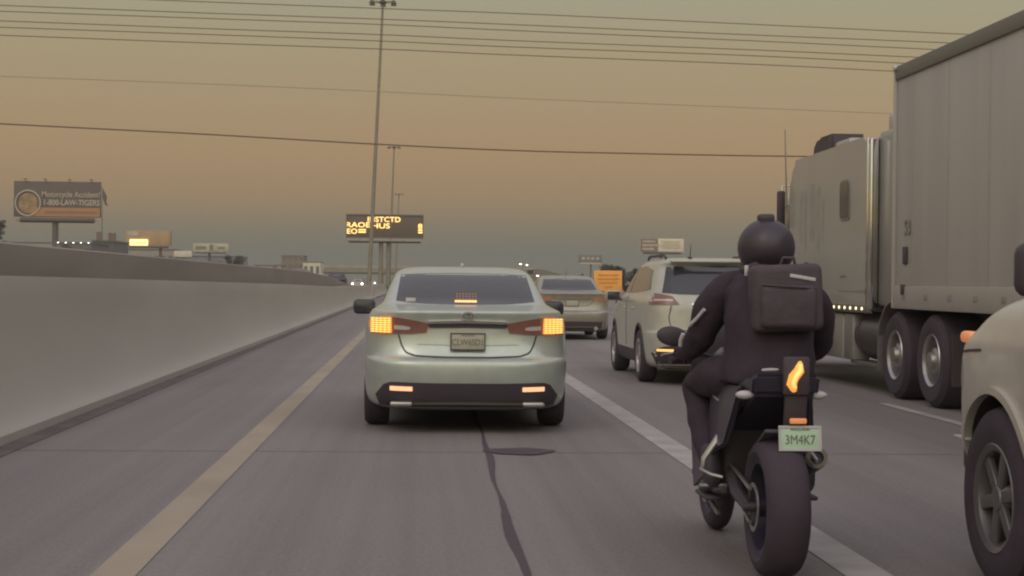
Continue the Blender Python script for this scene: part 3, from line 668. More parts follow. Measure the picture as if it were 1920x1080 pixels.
# side skirts, steps, tank, quarter fenders
MB().box((-1.10,3.42,.66),(.24,.42,.60),.03).build('tool_box', mat('brushed_box',(.30,.285,.275),.45,.4), tk)
MB().box((-1.12,5.2,.66),(.20,3.0,.60),.04).build('side_skirt', M['sleeper'], tk)
MB().cyl((-.90,1.98,.70),(-.90,3.16,.70),.31,n=30).cyl((-.90,2.05,.70),(-.90,2.10,.70),.325,n=30).cyl((-.90,3.0,.70),(-.90,3.05,.70),.325,n=30).build('fuel_tank', mat('tank_metal',(.12,.105,.11),.4,.5), tk)
MB().box((-1.05,2.6,.34),(.28,1.6,.04),.01).build('tank_step', M['rail'], tk)
arc = [(.60*math.cos(a), .515+.62*math.sin(a)) for a in [R(20+10*k) for k in range(7)]]
for s in (-1,1):
    qf = MB()
    for (a, b) in zip(arc, arc[1:]):
        qf.prism([(s*.97-.30, 1.33+a[0], a[1]), (s*.97+.30, 1.33+a[0], a[1]), (s*.97+.30, 1.33+b[0], b[1]), (s*.97-.30, 1.33+b[0], b[1])], (0,.012,.012))
    qf.prism([(s*.97-.30,1.90,.30),(s*.97+.30,1.90,.30),(s*.97+.30,1.90,.75),(s*.97-.30,1.90,.75)], (0,.015,0))
    qf.build('quarter_fender', M['alloy'], tk)
for s in (-1,1): MB().box((s*.97,-.72,.55),(.55,.02,.55)).build('mud_flap', M['dark'], tk)

# ------------------------------------------------------------------ motorcycle (origin: rear tyre contact)
MX, MY = 1.62, 7.12
mo = thing('motorcycle', 'dark sport motorcycle with a lit amber tail light riding on the white lane line', 'motorcycle', (MX, MY, 0))
def bike_wheel(y, rad, wd, rim_r):
    prof = []
    for k in range(13):
        a = math.pi*k/12; prof.append((-wd/2*math.cos(a), rad-.075+.075*math.sin(a)**.8 if 0 < k < 12 else rad-.075))
    prof = [(-wd/2*.80, rim_r)] + prof + [(wd/2*.80, rim_r)]
    t = MB().lathe_x(prof, n=48).build('wheel', M['tyre'], mo, loc=(0,y,rad))
    r = MB().lathe_x([(-wd*.42,rim_r+.006),(-wd*.42,rim_r-.02),(-wd*.1,rim_r-.035),(wd*.1,rim_r-.035),(wd*.42,rim_r-.02),(wd*.42,rim_r+.006)], closed=False)
    r.cyl((-.09,0,0),(.09,0,0),.045)
    for k in range(5):
        rot = Matrix.Rotation(2*math.pi*k/5, 3, 'X'); r.box(rot @ Vector((0,0,rim_r/2+.01)), (.03,.035,rim_r-.03), .008, rot)
    r.build('rim', M['bikepaint'], t)
    for s in ((-1,1) if y > 1 else (-1,)):
        MB().lathe_x([(s*wd*.55,.09),(s*wd*.55,.155 if y > 1 else .11),(s*wd*.55+.006,.155 if y > 1 else .11),(s*wd*.55+.006,.09)]).build('brake_disc', M['alloy'], t)
    return t
bike_wheel(0, .32, .195, .215); bike_wheel(1.44, .30, .12, .215)
MB().tube([(-.13,0,.32),(-.14,.18,.36),(-.11,.46,.42)], [.022,.032,.035]).tube([(.13,0,.32),(.14,.18,.36),(.11,.46,.42)], [.022,.032,.035]).cyl((-.15,0,.32),(.15,0,.32),.02).build('swingarm', M['dark'], mo)
MB().box((0,.66,.50),(.34,.42,.36),.06,seg=3).cyl((-.19,.62,.42),(.19,.62,.42),.12).build('engine', M['dark'], mo)
MB().tube([(0,.42,.75),(-.12,.60,.70),(-.13,.95,.80),(0,1.1,.88)], .03).tube([(0,.42,.75),(.12,.60,.70),(.13,.95,.80),(0,1.1,.88)], .03).build('frame', M['dark'], mo)
MB().sphere((0,.75,.86), .20, (.78,1.45,.75)).build('fuel_tank', M['bikepaint'], mo)
MB().box((0,.36,.80),(.24,.42,.09),.035,seg=3).box((0,.06,.87),(.19,.28,.08),.035,seg=3).build('seat', M['leather'], mo)
tc_ = MB(); tc_.prism([(-.14,-.16,.93),(-.14,-.12,.83),(-.16,.45,.62),(-.16,.48,.79),(-.14,.0,.90)], (.30,0,0)); bmesh.ops.bevel(tc_.bm, geom=tc_.bm.edges[:], offset=.02, segments=3, affect='EDGES')
tc_.build('tail_cowl', M['bikepaint'], mo)
for s in (-1,1):
    sp_ = MB(); sp_.prism([(s*.14,.02,.86),(s*.16,.60,.84),(s*.20,.55,.48),(s*.18,.18,.58)], (s*.03,0,0)); bmesh.ops.bevel(sp_.bm, geom=sp_.bm.edges[:], offset=.01, segments=2, affect='EDGES')
    sp_.build('side_panel', M['bikepaint'], mo)
# s-shaped lit tail light
tl = MB().tube([(.035,-.165,.855),(.022,-.175,.885),(.030,-.178,.915),(.055,-.175,.945),(.060,-.165,.985)], [.018,.024,.025,.024,.015], n=10).build('tail_light', M['amber'], mo)
MB().tube([(.032,-.195,.87),(.024,-.208,.89),(.034,-.21,.918),(.055,-.205,.945),(.058,-.19,.97)], .009, n=6).build('led_strip', M['amberhot'], tl)
MB().box((.045,-.165,.92),(.12,.03,.17),.012).build('light_housing', M['dark'], mo)
MB().box((.05,-.13,.76),(.10,.03,.20),.01, Matrix.Rotation(R(10),3,'X')).build('plate_bracket', M['dark'], mo)
pl_ = plate(mo, (.065,-.165,.645), .190, .112, M['plate_glow'], '3M4K7', 'ARIZONA', tilt=R(-8))
MB().box((.055,-.17,.722),(.075,.02,.024),.006).build('plate_reflector', M['orangelens'], mo)
MB().box((0,.05,.60),(.17,.40,.02),.008, Matrix.Rotation(R(-22),3,'X')).build('rear_mudguard', M['dark'], mo)
for s in (-1,1):
    MB().sphere((s*.165,-.08,.83), .028, (1.5,.9,.7), u=12, v=8).cyl((s*.06,-.06,.83),(s*.16,-.08,.83),.008).build('turn_indicator', M['reflect'], mo)
MB().tube([(-.20,.60,.36),(-.20,.40,.34),(-.185,.28,.36)], .016).build('rearset_guard', M['dark'], mo)
for s in (-1,1): MB().cyl((s*.14,.44,.36),(s*.27,.44,.36),.013).build('foot_peg', M['alloy'], mo)
# polished swingarm brackets / guards that glint left and right of the tyre
MB().tube([(-.155,.36,.60),(-.20,.34,.60),(-.27,.33,.50),(-.275,.33,.46)], [.016,.018,.016,.012]).build('footrest_hanger', M['alloy'], mo)
MB().tube([(-.28,.36,.45),(-.24,.30,.43),(-.19,.28,.42)], .009).build('gear_lever', M['alloy'], mo)
MB().tube([(-.22,.62,.34),(-.20,.55,.28),(-.17,.48,.22)], .012).build('side_stand', M['alloy'], mo)
MB().tube([(.10,.2,.60),(.18,.12,.56),(.20,.06,.52)], [.010,.013,.010]).build('footrest_hanger', M['alloy'], mo)
MB().tube([(-.225,.62,.62),(-.215,.66,.55),(-.20,.68,.48)], .010).build('frame_glint', M['alloy'], mo)  # alloy tube added to draw a glint on the frame
MB().tube([(-.20,.52,.79),(-.19,.40,.77),(-.16,.30,.775)], .007).build('grab_strap', M['alloy'], mo)
MB().tube([(-.235,.98,.80),(-.235,1.02,.70),(-.22,1.02,.60)], .008).build('fairing_glint', M['alloy'], mo)  # alloy tube added as the glint along the fairing edge
ex = MB().tube([(.12,.70,.34),(.16,.50,.36),(.19,.30,.46),(.205,.10,.53)], [.035,.038,.05,.052], n=18).build('exhaust', M['dark'], mo)
MB().lathe_x([(0,.03),(0,.048),(.02,.048),(.02,.03)]).build('exhaust_tip', M['rail'], ex); ex.children
bpy.data.objects[-1] if False else None
for o_ in children(ex): o_.location = (.208,.09,.533); o_.rotation_euler = (0,R(10),R(80))
for s in (-1,1):
    fk = MB().cyl((s*.10,1.44,.30),(s*.10,1.20,.92),.026).cyl((s*.10,1.44,.30),(s*.10,1.33,.58),.034).build('fork_leg', M['dark'], mo)
    MB().tube([(s*.05,1.12,.93),(s*.16,1.02,.96),(s*.24,.92,.955),(s*.34,.86,.935)], .012).build('handlebar', M['dark'], mo)
    MB().cyl((s*.23,.925,.955),(s*.355,.855,.932),.018).build('grip', M['tyre'], mo)
    MB().tube([(s*.21,.95,.965),(s*.27,1.01,.975),(s*.38,.965,.955)], .007).build('lever', M['alloy'], mo)
    mi = MB().sphere((s*.335,.90,1.055), .065, (1.25,.35,.78), u=16, v=10, rot=Matrix.Rotation(R(-8*s),3,'Y')).build('mirror', M['dark'], mo)
    MB().tube([(s*.24,.94,.96),(s*.27,.94,1.01),(s*.32,.915,1.04)], .007).build('mirror_stem', M['dark'], mi)
    fa = MB(); fa.prism([(s*.16,.70,.78),(s*.20,1.0,.86),(s*.16,1.30,.80),(s*.15,1.22,.48),(s*.20,.90,.30),(s*.19,.62,.40)], (s*.02,0,0)); fa.build('fairing', M['bikepaint'], mo)
MB().sphere((0,1.18,1.0), .20, (1.15,.35,.95)).build('windscreen', M['dark'], mo)
MB().sphere((0,1.25,.92), .17, (1.0,.95,.95)).build('headlight_cowl', M['bikepaint'], mo)
MB().tube([(0,1.14,.60),(0,1.30,.64),(0,1.46,.635),(0,1.60,.58)], [.05,.07,.07,.04]).build('front_mudguard', M['bikepaint'], mo)
MB().tube([(-.115,.02,.40),(-.115,.46,.46),(-.115,.50,.42),(-.115,.46,.38),(-.115,.02,.25)], .01).build('chain', M['alloy'], mo)

# ------------------------------------------------------------------ rider
def skin(name, verts, edges, m, parent, sub=2, root=0):
    me = bpy.data.meshes.new(name); me.from_pydata([v[:3] for v in verts], edges, []); o = bpy.data.objects.new(name, me); C.objects.link(o)
    md = o.modifiers.new('s', 'SKIN'); md.use_smooth_shade = True; md.branch_smoothing = .6
    sv = me.skin_vertices[0].data
    for i, v in enumerate(verts): sv[i].radius = (v[3], v[4] if len(v) > 4 else v[3]); sv[i].use_root = (i == root)
    ss = o.modifiers.new('u', 'SUBSURF'); ss.levels = sub; ss.render_levels = sub
    bake(o); o.data.materials.clear(); o.data.materials.append(m)
    o.data.polygons.foreach_set('use_smooth', [True]*len(o.data.polygons)); o.parent = parent; return o
rd = thing('person', 'motorcyclist in black helmet and dark jacket sitting upright on the motorcycle', 'person', (MX, MY, 0))
V = []; E = []
def nv(*p): V.append(p); return len(V)-1
pel = nv(.02,.32,.94,.185,.135); wa = nv(.03,.33,1.06,.185,.135); ch = nv(.04,.37,1.20,.205,.14); up = nv(.045,.41,1.30,.175,.12); nk = nv(.05,.44,1.385,.085); nk2 = nv(.05,.46,1.45,.07)
E += [(pel,wa),(wa,ch),(ch,up),(up,nk),(nk,nk2)]
for s in (-1,1):
    hip = nv(.02+s*.125,.34,.89,.120); th = nv(.02+s*.20,.56,.87,.105); kn = nv(.02+s*.25,.79,.82,.082); sh = nv(.02+s*.235,.66,.63,.080); an = nv(.02+s*.225,.47,.43,.056)
    E += [(pel,hip),(hip,th),(th,kn),(kn,sh),(sh,an)]
    s1 = nv(.045+s*.185,.41,1.325,.100); ua = nv(.045+s*.255,.48,1.215,.094); el = nv(.045+s*.295,.60,1.06,.076); fa = nv(.045+s*.315,.72,1.00,.062); wr = nv(s*.305,.83,.965,.040)
    E += [(up,s1),(s1,ua),(ua,el),(el,fa),(fa,wr)]
bo = skin('body', V, E, M['cloth'], rd, sub=3)
tx = bpy.data.textures.new('folds', 'CLOUDS'); tx.noise_scale = .16; tx.noise_depth = 2
md = bo.modifiers.new('d', 'DISPLACE'); md.texture = tx; md.strength = .032; md.mid_level = .5; bake(bo)
hl = MB().sphere((.045,.47,1.498), .138, (.99,1.10,1.0), u=32, v=24, rot=Matrix.Rotation(R(-8),3,'X')).build('helmet', M['helmet'], rd, smooth=80)
MB().sphere((.045,.492,1.468), .133, (.93,1.10,.80), u=24, v=16).build('helmet_lower', M['helmet'], hl, smooth=80)
MB().sphere((.045,.50,1.50), .132, (.93,1.10,.45), u=24, v=14).build('visor', M['glass'], hl, smooth=80)
MB().box((.037,.45,1.638),(.075,.08,.04),.014).build('helmet_camera', M['dark'], hl)
MB().tube([(-.07+.045,.365,1.41),(.045,.345,1.405),(.07+.045,.365,1.41)], .010).build('helmet_rim', M['dark'], hl)
MB().box((.045,.338,1.50),(.07,.012,.018),.005, Matrix.Rotation(R(12),3,'X')).build('helmet_vent', M['reflect'], hl)
for s in (-1,1):
    bt = skin('boot', [(.02+s*.225,.52,.56,.062),(.02+s*.225,.46,.42,.052),(.02+s*.225,.45,.36,.048),(.02+s*.23,.54,.345,.040),(.02+s*.235,.64,.335,.032)], [(0,1),(1,2),(2,3),(3,4)], M['leather'], rd)
    MB().box((.02+s*.23,.53,.305),(.085,.28,.022),.01).build('boot_sole', M['dark'], bt)
    # gloved hand: palm on the grip, four fingers curled round it, thumb under
    gx, gy, gz = s*.295, .885, .946
    Vg = [(s*.305,.83,.965,.030),(s*.300,.865,.975,.034,.022),(s*.296,.895,.975,.036,.020)]; Eg = [(0,1),(1,2)]
    for k, (dx, ln) in enumerate(((-.033,.9),(-.011,1.0),(.011,.95),(.033,.75))):
        b = len(Vg); x = gx+s*dx; yy = gy-dx*.45
        Vg += [(x,yy+.030*ln,gz+.026,.0105),(x,yy+.042*ln,gz+.002,.0095),(x,yy+.026*ln,gz-.024,.009),(x,yy+.004,gz-.026,.0075)]
        Eg += [(2,b),(b,b+1),(b+1,b+2),(b+2,b+3)]
    b = len(Vg); Vg += [(gx-s*.048,gy-.01,gz+.012,.012),(gx-s*.055,gy+.012,gz-.010,.0105),(gx-s*.045,gy+.022,gz-.026,.009)]; Eg += [(1,b),(b,b+1),(b+1,b+2)]
    skin('glove', Vg, Eg, M['leather'], rd, sub=1)
jk = bmesh.new(); rings = []
for (z, cx_, cy_, rx, ry) in ((.855,.02,.33,.205,.175),(.865,.02,.33,.222,.19),(.93,.022,.33,.222,.185),(1.02,.03,.335,.213,.170),(1.12,.037,.355,.212,.165),(1.22,.043,.375,.222,.168),(1.30,.047,.39,.225,.155),(1.36,.05,.41,.175,.13),(1.40,.05,.43,.115,.10),(1.42,.05,.44,.085,.085)):
    rings.append([jk.verts.new((cx_+rx*math.copysign(abs(math.cos(t))**.85,math.cos(t)), cy_+ry*math.copysign(abs(math.sin(t))**.85,math.sin(t)), z)) for t in [2*math.pi*(k+.5)/32 for k in range(32)]])
for a_, b_ in zip(rings, rings[1:]):
    for k in range(32): jk.faces.new((a_[k], a_[(k+1)%32], b_[(k+1)%32], b_[k]))
jk.faces.new(rings[0][::-1]); jk.faces.new(rings[-1]); bmesh.ops.subdivide_edges(jk, edges=jk.edges[:], cuts=2, use_grid_fill=True)
bmesh.ops.recalc_face_normals(jk, faces=jk.faces[:]); jme = bpy.data.meshes.new('jacket'); jk.to_mesh(jme); jk.free(); jme.materials.append(M['cloth'])
jo = bpy.data.objects.new('jacket', jme); C.objects.link(jo); md = jo.modifiers.new('d', 'DISPLACE'); md.texture = tx; md.strength = .05; md.mid_level = .5; bake(jo)
jo.data.polygons.foreach_set('use_smooth', [True]*len(jo.data.polygons)); jo.parent = rd
# reflective piping on the jacket sleeves
MB().tube([(-.262,.41,1.20),(-.290,.455,1.155),(-.318,.50,1.12)], .009).tube([(-.342,.525,1.08),(-.352,.54,1.05),(-.350,.56,1.02)], .010).build('sleeve_piping', M['reflect'], rd)
MB().box((-.08,.285,1.385),(.035,.01,.05),.003).build('collar_patch', M['reflect'], rd)
MB().tube([(-.08,.170,.925),(0,.150,.93),(.05,.160,.93)], .008).build('jacket_hem', M['reflect'], rd)
# backpack
bk = thing('backpack', 'black backpack with a pale reflective strip on the rider\'s back', 'backpack', (MX+.075, MY+.19, 1.26))
b_ = MB().box((0,0,0),(.325,.17,.31),.035,seg=4, rot=Matrix.Rotation(R(-3),3,'Y')).box((-.005,-.085,-.04),(.26,.06,.20),.03,seg=3).build('bag', M['pack'], bk)
MB().box((.06,-.088,.095),(.12,.006,.016),.002, rot=Matrix.Rotation(R(9),3,'Y')).build('reflective_strip', M['reflect'], bk)
MB().tube([(-.13,-.10,.06),(-.05,-.118,.055),(.05,-.118,.05),(.12,-.10,.045)], .005).build('zip', M['dark'], bk)
for q in (-.13,.11): MB().tube([(q,.05,.15),(q*1.2,.18,.13),(q*1.2,.26,.03),(q,.10,-.10)], .018).build('shoulder_strap', M['pack'], bk)
MB().tube([(-.03,-.02,.15),(-.02,-.03,.185),(.03,-.03,.185),(.04,-.02,.15)], .008).build('handle', M['pack'], bk)

# ------------------------------------------------------------------ poles, message sign
def mast(label, Y, ptop, pbase_x, r0, r1, headw, hang=1):
    top = at(ptop[0], ptop[1], Y); base = at(pbase_x, 527, Y); base.z = 0
    t = thing('light_mast', label, 'light mast', base, group='high light masts down the median')
    d = top-base
    MB().cyl((0,0,0), d, r0, r1, n=16).build('pole', M['steel'], t)
    MB().cyl((0,0,0), (0,0,.9), .45, .42).build('footing', M['concrete'], t)
    h = MB().cyl(d+Vector((0,0,-.12)), d+Vector((0,0,.10)), .28, .22)
    for k in range(6):
        a = math.pi/6+2*math.pi*k/6; q = d+Vector((headw*.42*math.cos(a), headw*.42*math.sin(a), 0))
        h.cyl(d, q, .03, n=6); h.cyl(q+Vector((0,0,-.16)), q+Vector((0,0,.06)), .24, .10, n=12)
    h.build('lamp_ring', mat('lamp_ring_metal',(.09,.08,.06),.6,.2) if 'lamp_ring_metal' not in bpy.data.materials else bpy.data.materials['lamp_ring_metal'], t)
    return t
mast('nearest and tallest light mast rising past the left part of the message sign', 120, (718,4), 691, .17, .085, 2.2)
mast('second light mast standing behind the message sign, half the height of the nearest', 236, (739,276), 729, .22, .09, 2.1)
mast('farthest and smallest light mast just above the message sign', 360, (748,364), 741, .22, .10, 2.1)

Y = 179; a = at(650,402,Y); b = at(793,447,Y); cx = (a.x+b.x)/2; Wd = b.x-a.x; Hd = a.z-b.z
ms = thing('message_sign', 'electronic highway message sign with amber lettering on twin columns', 'road sign', (cx, Y, 0))
MB().box((0,.5,(a.z+b.z)/2),(Wd,1.0,Hd),.06).build('cabinet', M['signdark'], ms)
MB().box((0,-.04,a.z),(Wd+.1,.12,.12)).box((0,-.04,b.z),(Wd+.1,.12,.12)).box((-Wd/2,-.04,(a.z+b.z)/2),(.12,.12,Hd-.12)).box((Wd/2,-.04,(a.z+b.z)/2),(.12,.12,Hd-.12)).build('frame', M['rail'], ms)
wk = MB()
for k in range(5): wk.box((-Wd*.40+k*Wd*.2,-.3,b.z-.28),(Wd*.185,1.0,.14),.02)
wk.build('walkway', mat('walkway_metal',(.34,.31,.26),.5,.2), ms); MB().box((0,.2,b.z-.48),(Wd*.94,.8,.14),.02).build('support_beam', M['dark'], ms)
MB().cyl((-.42,.3,0),(-.42,.3,b.z-.4),.24).cyl((.42,.3,0),(.42,.3,b.z-.4),.24).build('column', M['steel'], ms)
def led(s, px, py, h, wpx, bold=.02):
    p = at(px, py, Y-.08); t = text('led_lettering', s, h, (p.x-cx, -.08, p.z), M['led'], ms, depth=.01, bold=bold*.4)
    wnow = max(v.co.x for v in t.data.vertices)-min(v.co.x for v in t.data.vertices); t.scale = ((wpx/3000*Y)/wnow,1,1)
led('IHSTCTD', 720, 412, .80, 61); led('HUS', 714, 424, .80, 33); led('RAOE', 671, 422, .80, 44); led('EO', 660, 434, .80, 19); led('=', 679, 434, 1.2, 14, .06); led('8', 788, 425, .80, 8); led('=', 788, 435, 1.2, 8, .06)

# ------------------------------------------------------------------ billboards
def billboard(label, x0, y0, x1, y1, Y, face, postpx=None, apron=None, name='billboard', single=True):
    a = at(x0, y0, Y); b = at(x1, y1, Y); cx = (a.x+b.x)/2; W_ = b.x-a.x; H_ = a.z-b.z; zc = (a.z+b.z)/2
    t = thing(name, label, 'billboard', (cx, Y, 0))
    MB().box((0,.35,zc),(W_,.7,H_),.03).build('board', face, t)
    MB().box((0,-.3,b.z-H_*.10),(W_*.92,.8,.10)).box((0,.3,b.z-H_*.09),(W_*.86,.5,H_*.14),.02).build('walkway', M['board'] if apron is None else apron, t)
    if postpx is not None:
        px_ = at(postpx, 500, Y).x-cx
        MB().cyl((px_,.4,0),(px_,.4,b.z-H_*.1), W_*.035, n=14).build('post', M['board'], t)
    return t, a, b, cx, W_, H_, zc
t, a, b, cx, W_, H_, zc = billboard('dark billboard with hotline lettering and orange band on a post at far left', 26, 339, 188, 408, 258, M['board'], 102)
MB().box((W_*.095,-.04,zc-H_*.36),(W_*.80,.06,H_*.25)).build('orange_band', M['boardor'], t)
text('lettering', 'Motorcycle Accident?', 1.25, (W_*.16,-.06,zc+H_*.13), M['boardtxt'], t, depth=.02, sx=.84, bold=.015)
text('lettering', '1-800-LAW-TIGERS', 1.25, (W_*.165,-.06,zc-H_*.10), M['boardtxt'], t, depth=.02, sx=.86, bold=.03)
MB().box((W_*.16,-.09,zc-H_*.36),(W_*.60,.05,H_*.05)).build('band_lettering', mat('dim_band_lettering',(.28,.14,.08),.7), t)
ring = MB(); pts = [(-W_*.335+1.95*math.cos(q), -.10, zc-H_*.12+2.0*math.sin(q)) for q in [2*math.pi*k/32 for k in range(33)]]
ring.tube(pts, .13, n=6); ring.build('round_logo_ring', M['boardtxt'], t)
MB().prism([(-W_*.335+1.5*math.cos(q), -.05, zc-H_*.12+1.6*math.sin(q)) for q in [2*math.pi*k/24 for k in range(24)]], (0,.03,0)).build('round_logo', mat('logo_tan',(.30,.20,.10),.7,noise=.5,nscale=1.0), t)
for k in (-.36,-.13,.15,.40): MB().cyl((k*W_,-.1,a.z-.1),(k*W_,-.4,a.z+.25),.05,n=6).box((k*W_,-.45,a.z+.28),(.5,.3,.14)).build('top_lamp', M['board'], t)
t, a, b, cx, W_, H_, zc = billboard('tan billboard with a glowing yellow screen low at its left', 236, 432, 321, 461, 330, M['boardtan'], 300)
es = MB().box((-W_*.21,-.15,zc-H_*.30),(W_*.40,.3,H_*.42),.05).build('led_screen', mat('bright_screen',(.9,.7,.3),.5,emit=(1,.72,.32),estr=1.6,noise=.3,nscale=.8), t)
MB().box((-W_*.21,-.32,zc-H_*.30),(W_*.30,.04,H_*.05)).build('screen_lettering', M['amber'], es)
MB().box((-W_*.34,-.06,zc+H_*.28),(W_*.22,.06,H_*.30)).build('logo_panel', M['boardpale'], t)
MB().box((W_*.49,-.06,zc),(W_*.02,.08,H_)).build('side_trim', M['bwall'], t)
t, a, b, cx, W_, H_, zc = billboard('pale cream billboard above a low roof left of the dark tree', 362, 456, 428, 473, 360, M['boardpale'], 392)
MB().box((-W_*.28,-.05,zc),(W_*.30,.05,H_*.35)).box((W_*.02,-.05,zc),(W_*.10,.05,H_*.75)).box((W_*.3,-.05,zc),(W_*.2,.05,H_*.25)).build('picture', mat('dim_picture',(.22,.19,.14),.7), t)
t, a, b, cx, W_, H_, zc = billboard('small pale sign board just left of the cream billboard', 326, 470, 359, 482, 345, M['boardcream'], 342)
t, a, b, cx, W_, H_, zc = billboard('brown and cream billboard above the white SUV', 1201, 447, 1282, 473, 300, M['boardcream'], 1240)
MB().box((-W_*.30,-.05,zc),(W_*.40,.06,H_*.98)).build('brown_panel', M['bwall'], t)
rn = random.Random(4)
for q, (z_, n_) in enumerate(((.28,7),(0,8),(-.28,5))):
    lt = MB(); x = -W_*.46
    for k in range(n_): wk_ = rn.uniform(.25,.5); lt.box((x+wk_/2,-.09,zc+H_*z_),(wk_+.02,.04,H_*rn.uniform(.12,.2))); x += wk_+.0
    lt.build('lettering', M['boardtxt'], t)
ln = MB()
for k in range(4): ln.box((W_*.20,-.05,zc+H_*(.30-.16*k)),(W_*(.46-.07*(k%2)),.05,H_*.035))
ln.build('printed_lines', mat('printed_grey',(.36,.32,.25),.7), t)
MB().box((W_*.18,-.07,zc-H_*.38),(W_*.50,.05,H_*.12)).build('white_band', mat('white_band',(.62,.60,.55),.7), t)
t, a, b, cx, W_, H_, zc = billboard('small grey billboard with a white ledge right of the gold beige sedan', 1085, 478, 1129, 493, 380, mat('grey_board',(.17,.16,.15),.7), 1108, M['boardcream'])
for k in range(4): MB().box((W_*(-.30+.2*k),-.05,zc+.1),(W_*.12,.05,H_*.30)).build('letter_block', M['boardpale'], t)

p = at(192,352,262); fp = thing('flagpole', 'thin flagpole with a drooping dark flag right of the dark billboard', 'flagpole', (p.x,262,0))
MB().cyl((0,0,0),(0,0,p.z),.10,.05,n=8).sphere((0,0,p.z),.14,u=8,v=6).build('pole', M['steel'], fp)
MB().prism([(.05,0,p.z-.2),(.35,.1,p.z-.6),(.75,0,p.z-1.5),(.62,.1,p.z-2.2),(.95,0,p.z-3.0),(.40,.1,p.z-2.7),(.05,0,p.z-1.6)], (0,.04,0)).build('flag', M['bwall3'], fp)
# orange road work board near the right of the gold sedan
a = at(1114,507,75); b = at(1166,549,75)
og = thing('road_work_sign', 'bright orange road work board between the gold sedan and the white SUV', 'road sign', ((a.x+b.x)/2, 75, 0))
MB().box((0,0,(a.z+b.z)/2),(b.x-a.x,.04,a.z-b.z),.01).build('board', M['orangesign'], og)
ink2 = mat('sign_ink',(.60,.26,.06),.6); rn = random.Random(5)
for z_, w2 in ((.30,.95),(.12,1.05),(-.06,.9),(-.26,.35)):
    lt = MB(); x = -w2/2
    while x < w2/2: q = rn.uniform(.04,.09); lt.box((x+q/2,-.026,(a.z+b.z)/2+z_+rn.uniform(-.008,.008)),(q+.004,.006,rn.uniform(.06,.11))); x += q
    lt.build('lettering', ink2, og)
MB().box((-.42,.05,b.z/2+.1),(.08,.05,b.z+.25)).box((.42,.05,b.z/2+.1),(.08,.05,b.z+.25)).build('post', M['dark'], og)

# ------------------------------------------------------------------ trees
def tree(label, px, pyt, wpx, Y, crown_frac=.75, n=1400, seed=1, group=None, pyb=None, name='tree'):
    rnd = random.Random(seed); p = at(px, pyt, Y); H = p.z; W_ = wpx/3000*Y
    t = thing(name, label, 'tree', (p.x, Y, 0), group=group)
    tr_ = MB(); tr_.tube([(0,0,0),(.05*W_,0,H*.25),(0,.03*W_,H*.5),(.02*W_,0,H*.8)], [W_*.05,W_*.04,W_*.028,W_*.01], n=8)
    zc = H*(1-crown_frac/2); clumps = []
    for k in range(16):
        th = rnd.uniform(0,2*math.pi); rr = math.sqrt(rnd.random())*.36*W_; zz = zc+rnd.uniform(-1,1)*H*crown_frac*.34
        q = Vector((rr*math.cos(th), rr*math.sin(th), zz)); clumps.append((q, W_*rnd.uniform(.12,.22)))
        if k % 2 == 0: tr_.tube([(0,0,max(.2*H, zz-.25*H)), q*.5+Vector((0,0,zz*.45)), q], [W_*.02,W_*.014,W_*.006], n=5)
    tr_.build('trunk', M['bark'], t)
    c_ = MB(); s_ = W_*.035
    for _ in range(n):
        q, r_ = rnd.choice(clumps); d = Vector((rnd.gauss(0,1),rnd.gauss(0,1),rnd.gauss(0,1))).normalized()*r_*rnd.random()**.4
        d.z *= .8; c0 = q+d
        if c0.z > H*1.02 or c0.z < .1: continue
        u = Vector((rnd.gauss(0,1),rnd.gauss(0,1),rnd.gauss(0,1))).normalized()*s_*rnd.uniform(.5,1.3); v = u.orthogonal().normalized()*s_*rnd.uniform(.4,1)
        vs = [c_.bm.verts.new(c0+k) for k in (u, v, -u, -v)]; c_.bm.faces.new(vs)
    c_.build('crown', M['leaf'], t, smooth=0); return t
tree('dark tree cut off by the left edge of the photo', -4, 402, 36, 190, .5, 1200, 1)
tree('dark bushy tree between the dark billboard post and the grey building', 160, 447, 46, 215, .85, 1400, 2)
tree('dark low tree beside the dark billboard post', 122, 451, 46, 225, .9, 1400, 3)
tree('dark round tree below and right of the cream billboard', 438, 474, 52, 240, .9, 1800, 4)
tree('small dark tree left of the brown office building', 515, 496, 22, 300, .8, 500, 5)
tree('dark tree behind the orange road work board', 1150, 490, 62, 150, .9, 2600, 6)
tree('dark tree between the orange board and the white SUV', 1192, 498, 52, 130, .92, 2200, 7)
tree('small tree far off above the roof of the gold sedan, left one', 1041, 513, 20, 330, .8, 400, 8)
tree('small tree far off above the roof of the gold sedan, right one', 1086, 509, 26, 310, .8, 500, 9)
tree('tiny far tree just right of the dark round tree', 478, 492, 18, 300, .8, 400, 10)

# ------------------------------------------------------------------ far buildings
def building(label, x0, y0, x1, Y, m, depth=14, rows=1, cols=4, name='building', winh=.35, y1=None, roof=True):
    a = at(x0,y0,Y); b = at(x1,y0,Y); W_ = b.x-a.x; H = a.z; t = thing(name, label, 'building', ((a.x+b.x)/2, Y, 0))
    MB().box((0,depth/2,H/2),(W_,depth,H)).build('wall', m, t)
    if roof: MB().box((0,depth/2,H+.12),(W_+.3,depth+.3,.24)).build('roof', M['bwall3'], t)
    for r_ in range(rows):
        for k in range(cols):
            z = H*(r_+.62)/(rows) if rows > 1 else H*.66; x = -W_/2+W_*(k+.5)/cols
            if z > H-.3: continue
            MB().box((x,-.01,z),(W_/cols*.55,.06,H/rows*winh)).build('window', M['bwin'], t)
    return t, W_, H
b1, W_, H = building('low dark building with a row of small white lights behind the dark billboard post', 104, 456, 172, 250, M['bwall3'], cols=5)
for k in range(5): MB().box((-W_*.42+W_*.21*k,-.15,H+.1),(.18,.2,.10)).build('roof_lamp', M['white_light'], b1)
b2_, W_, H = building('grey block building right of the dark billboard with two small roof towers', 174, 453, 212, 270, M['bwall3'], cols=3)
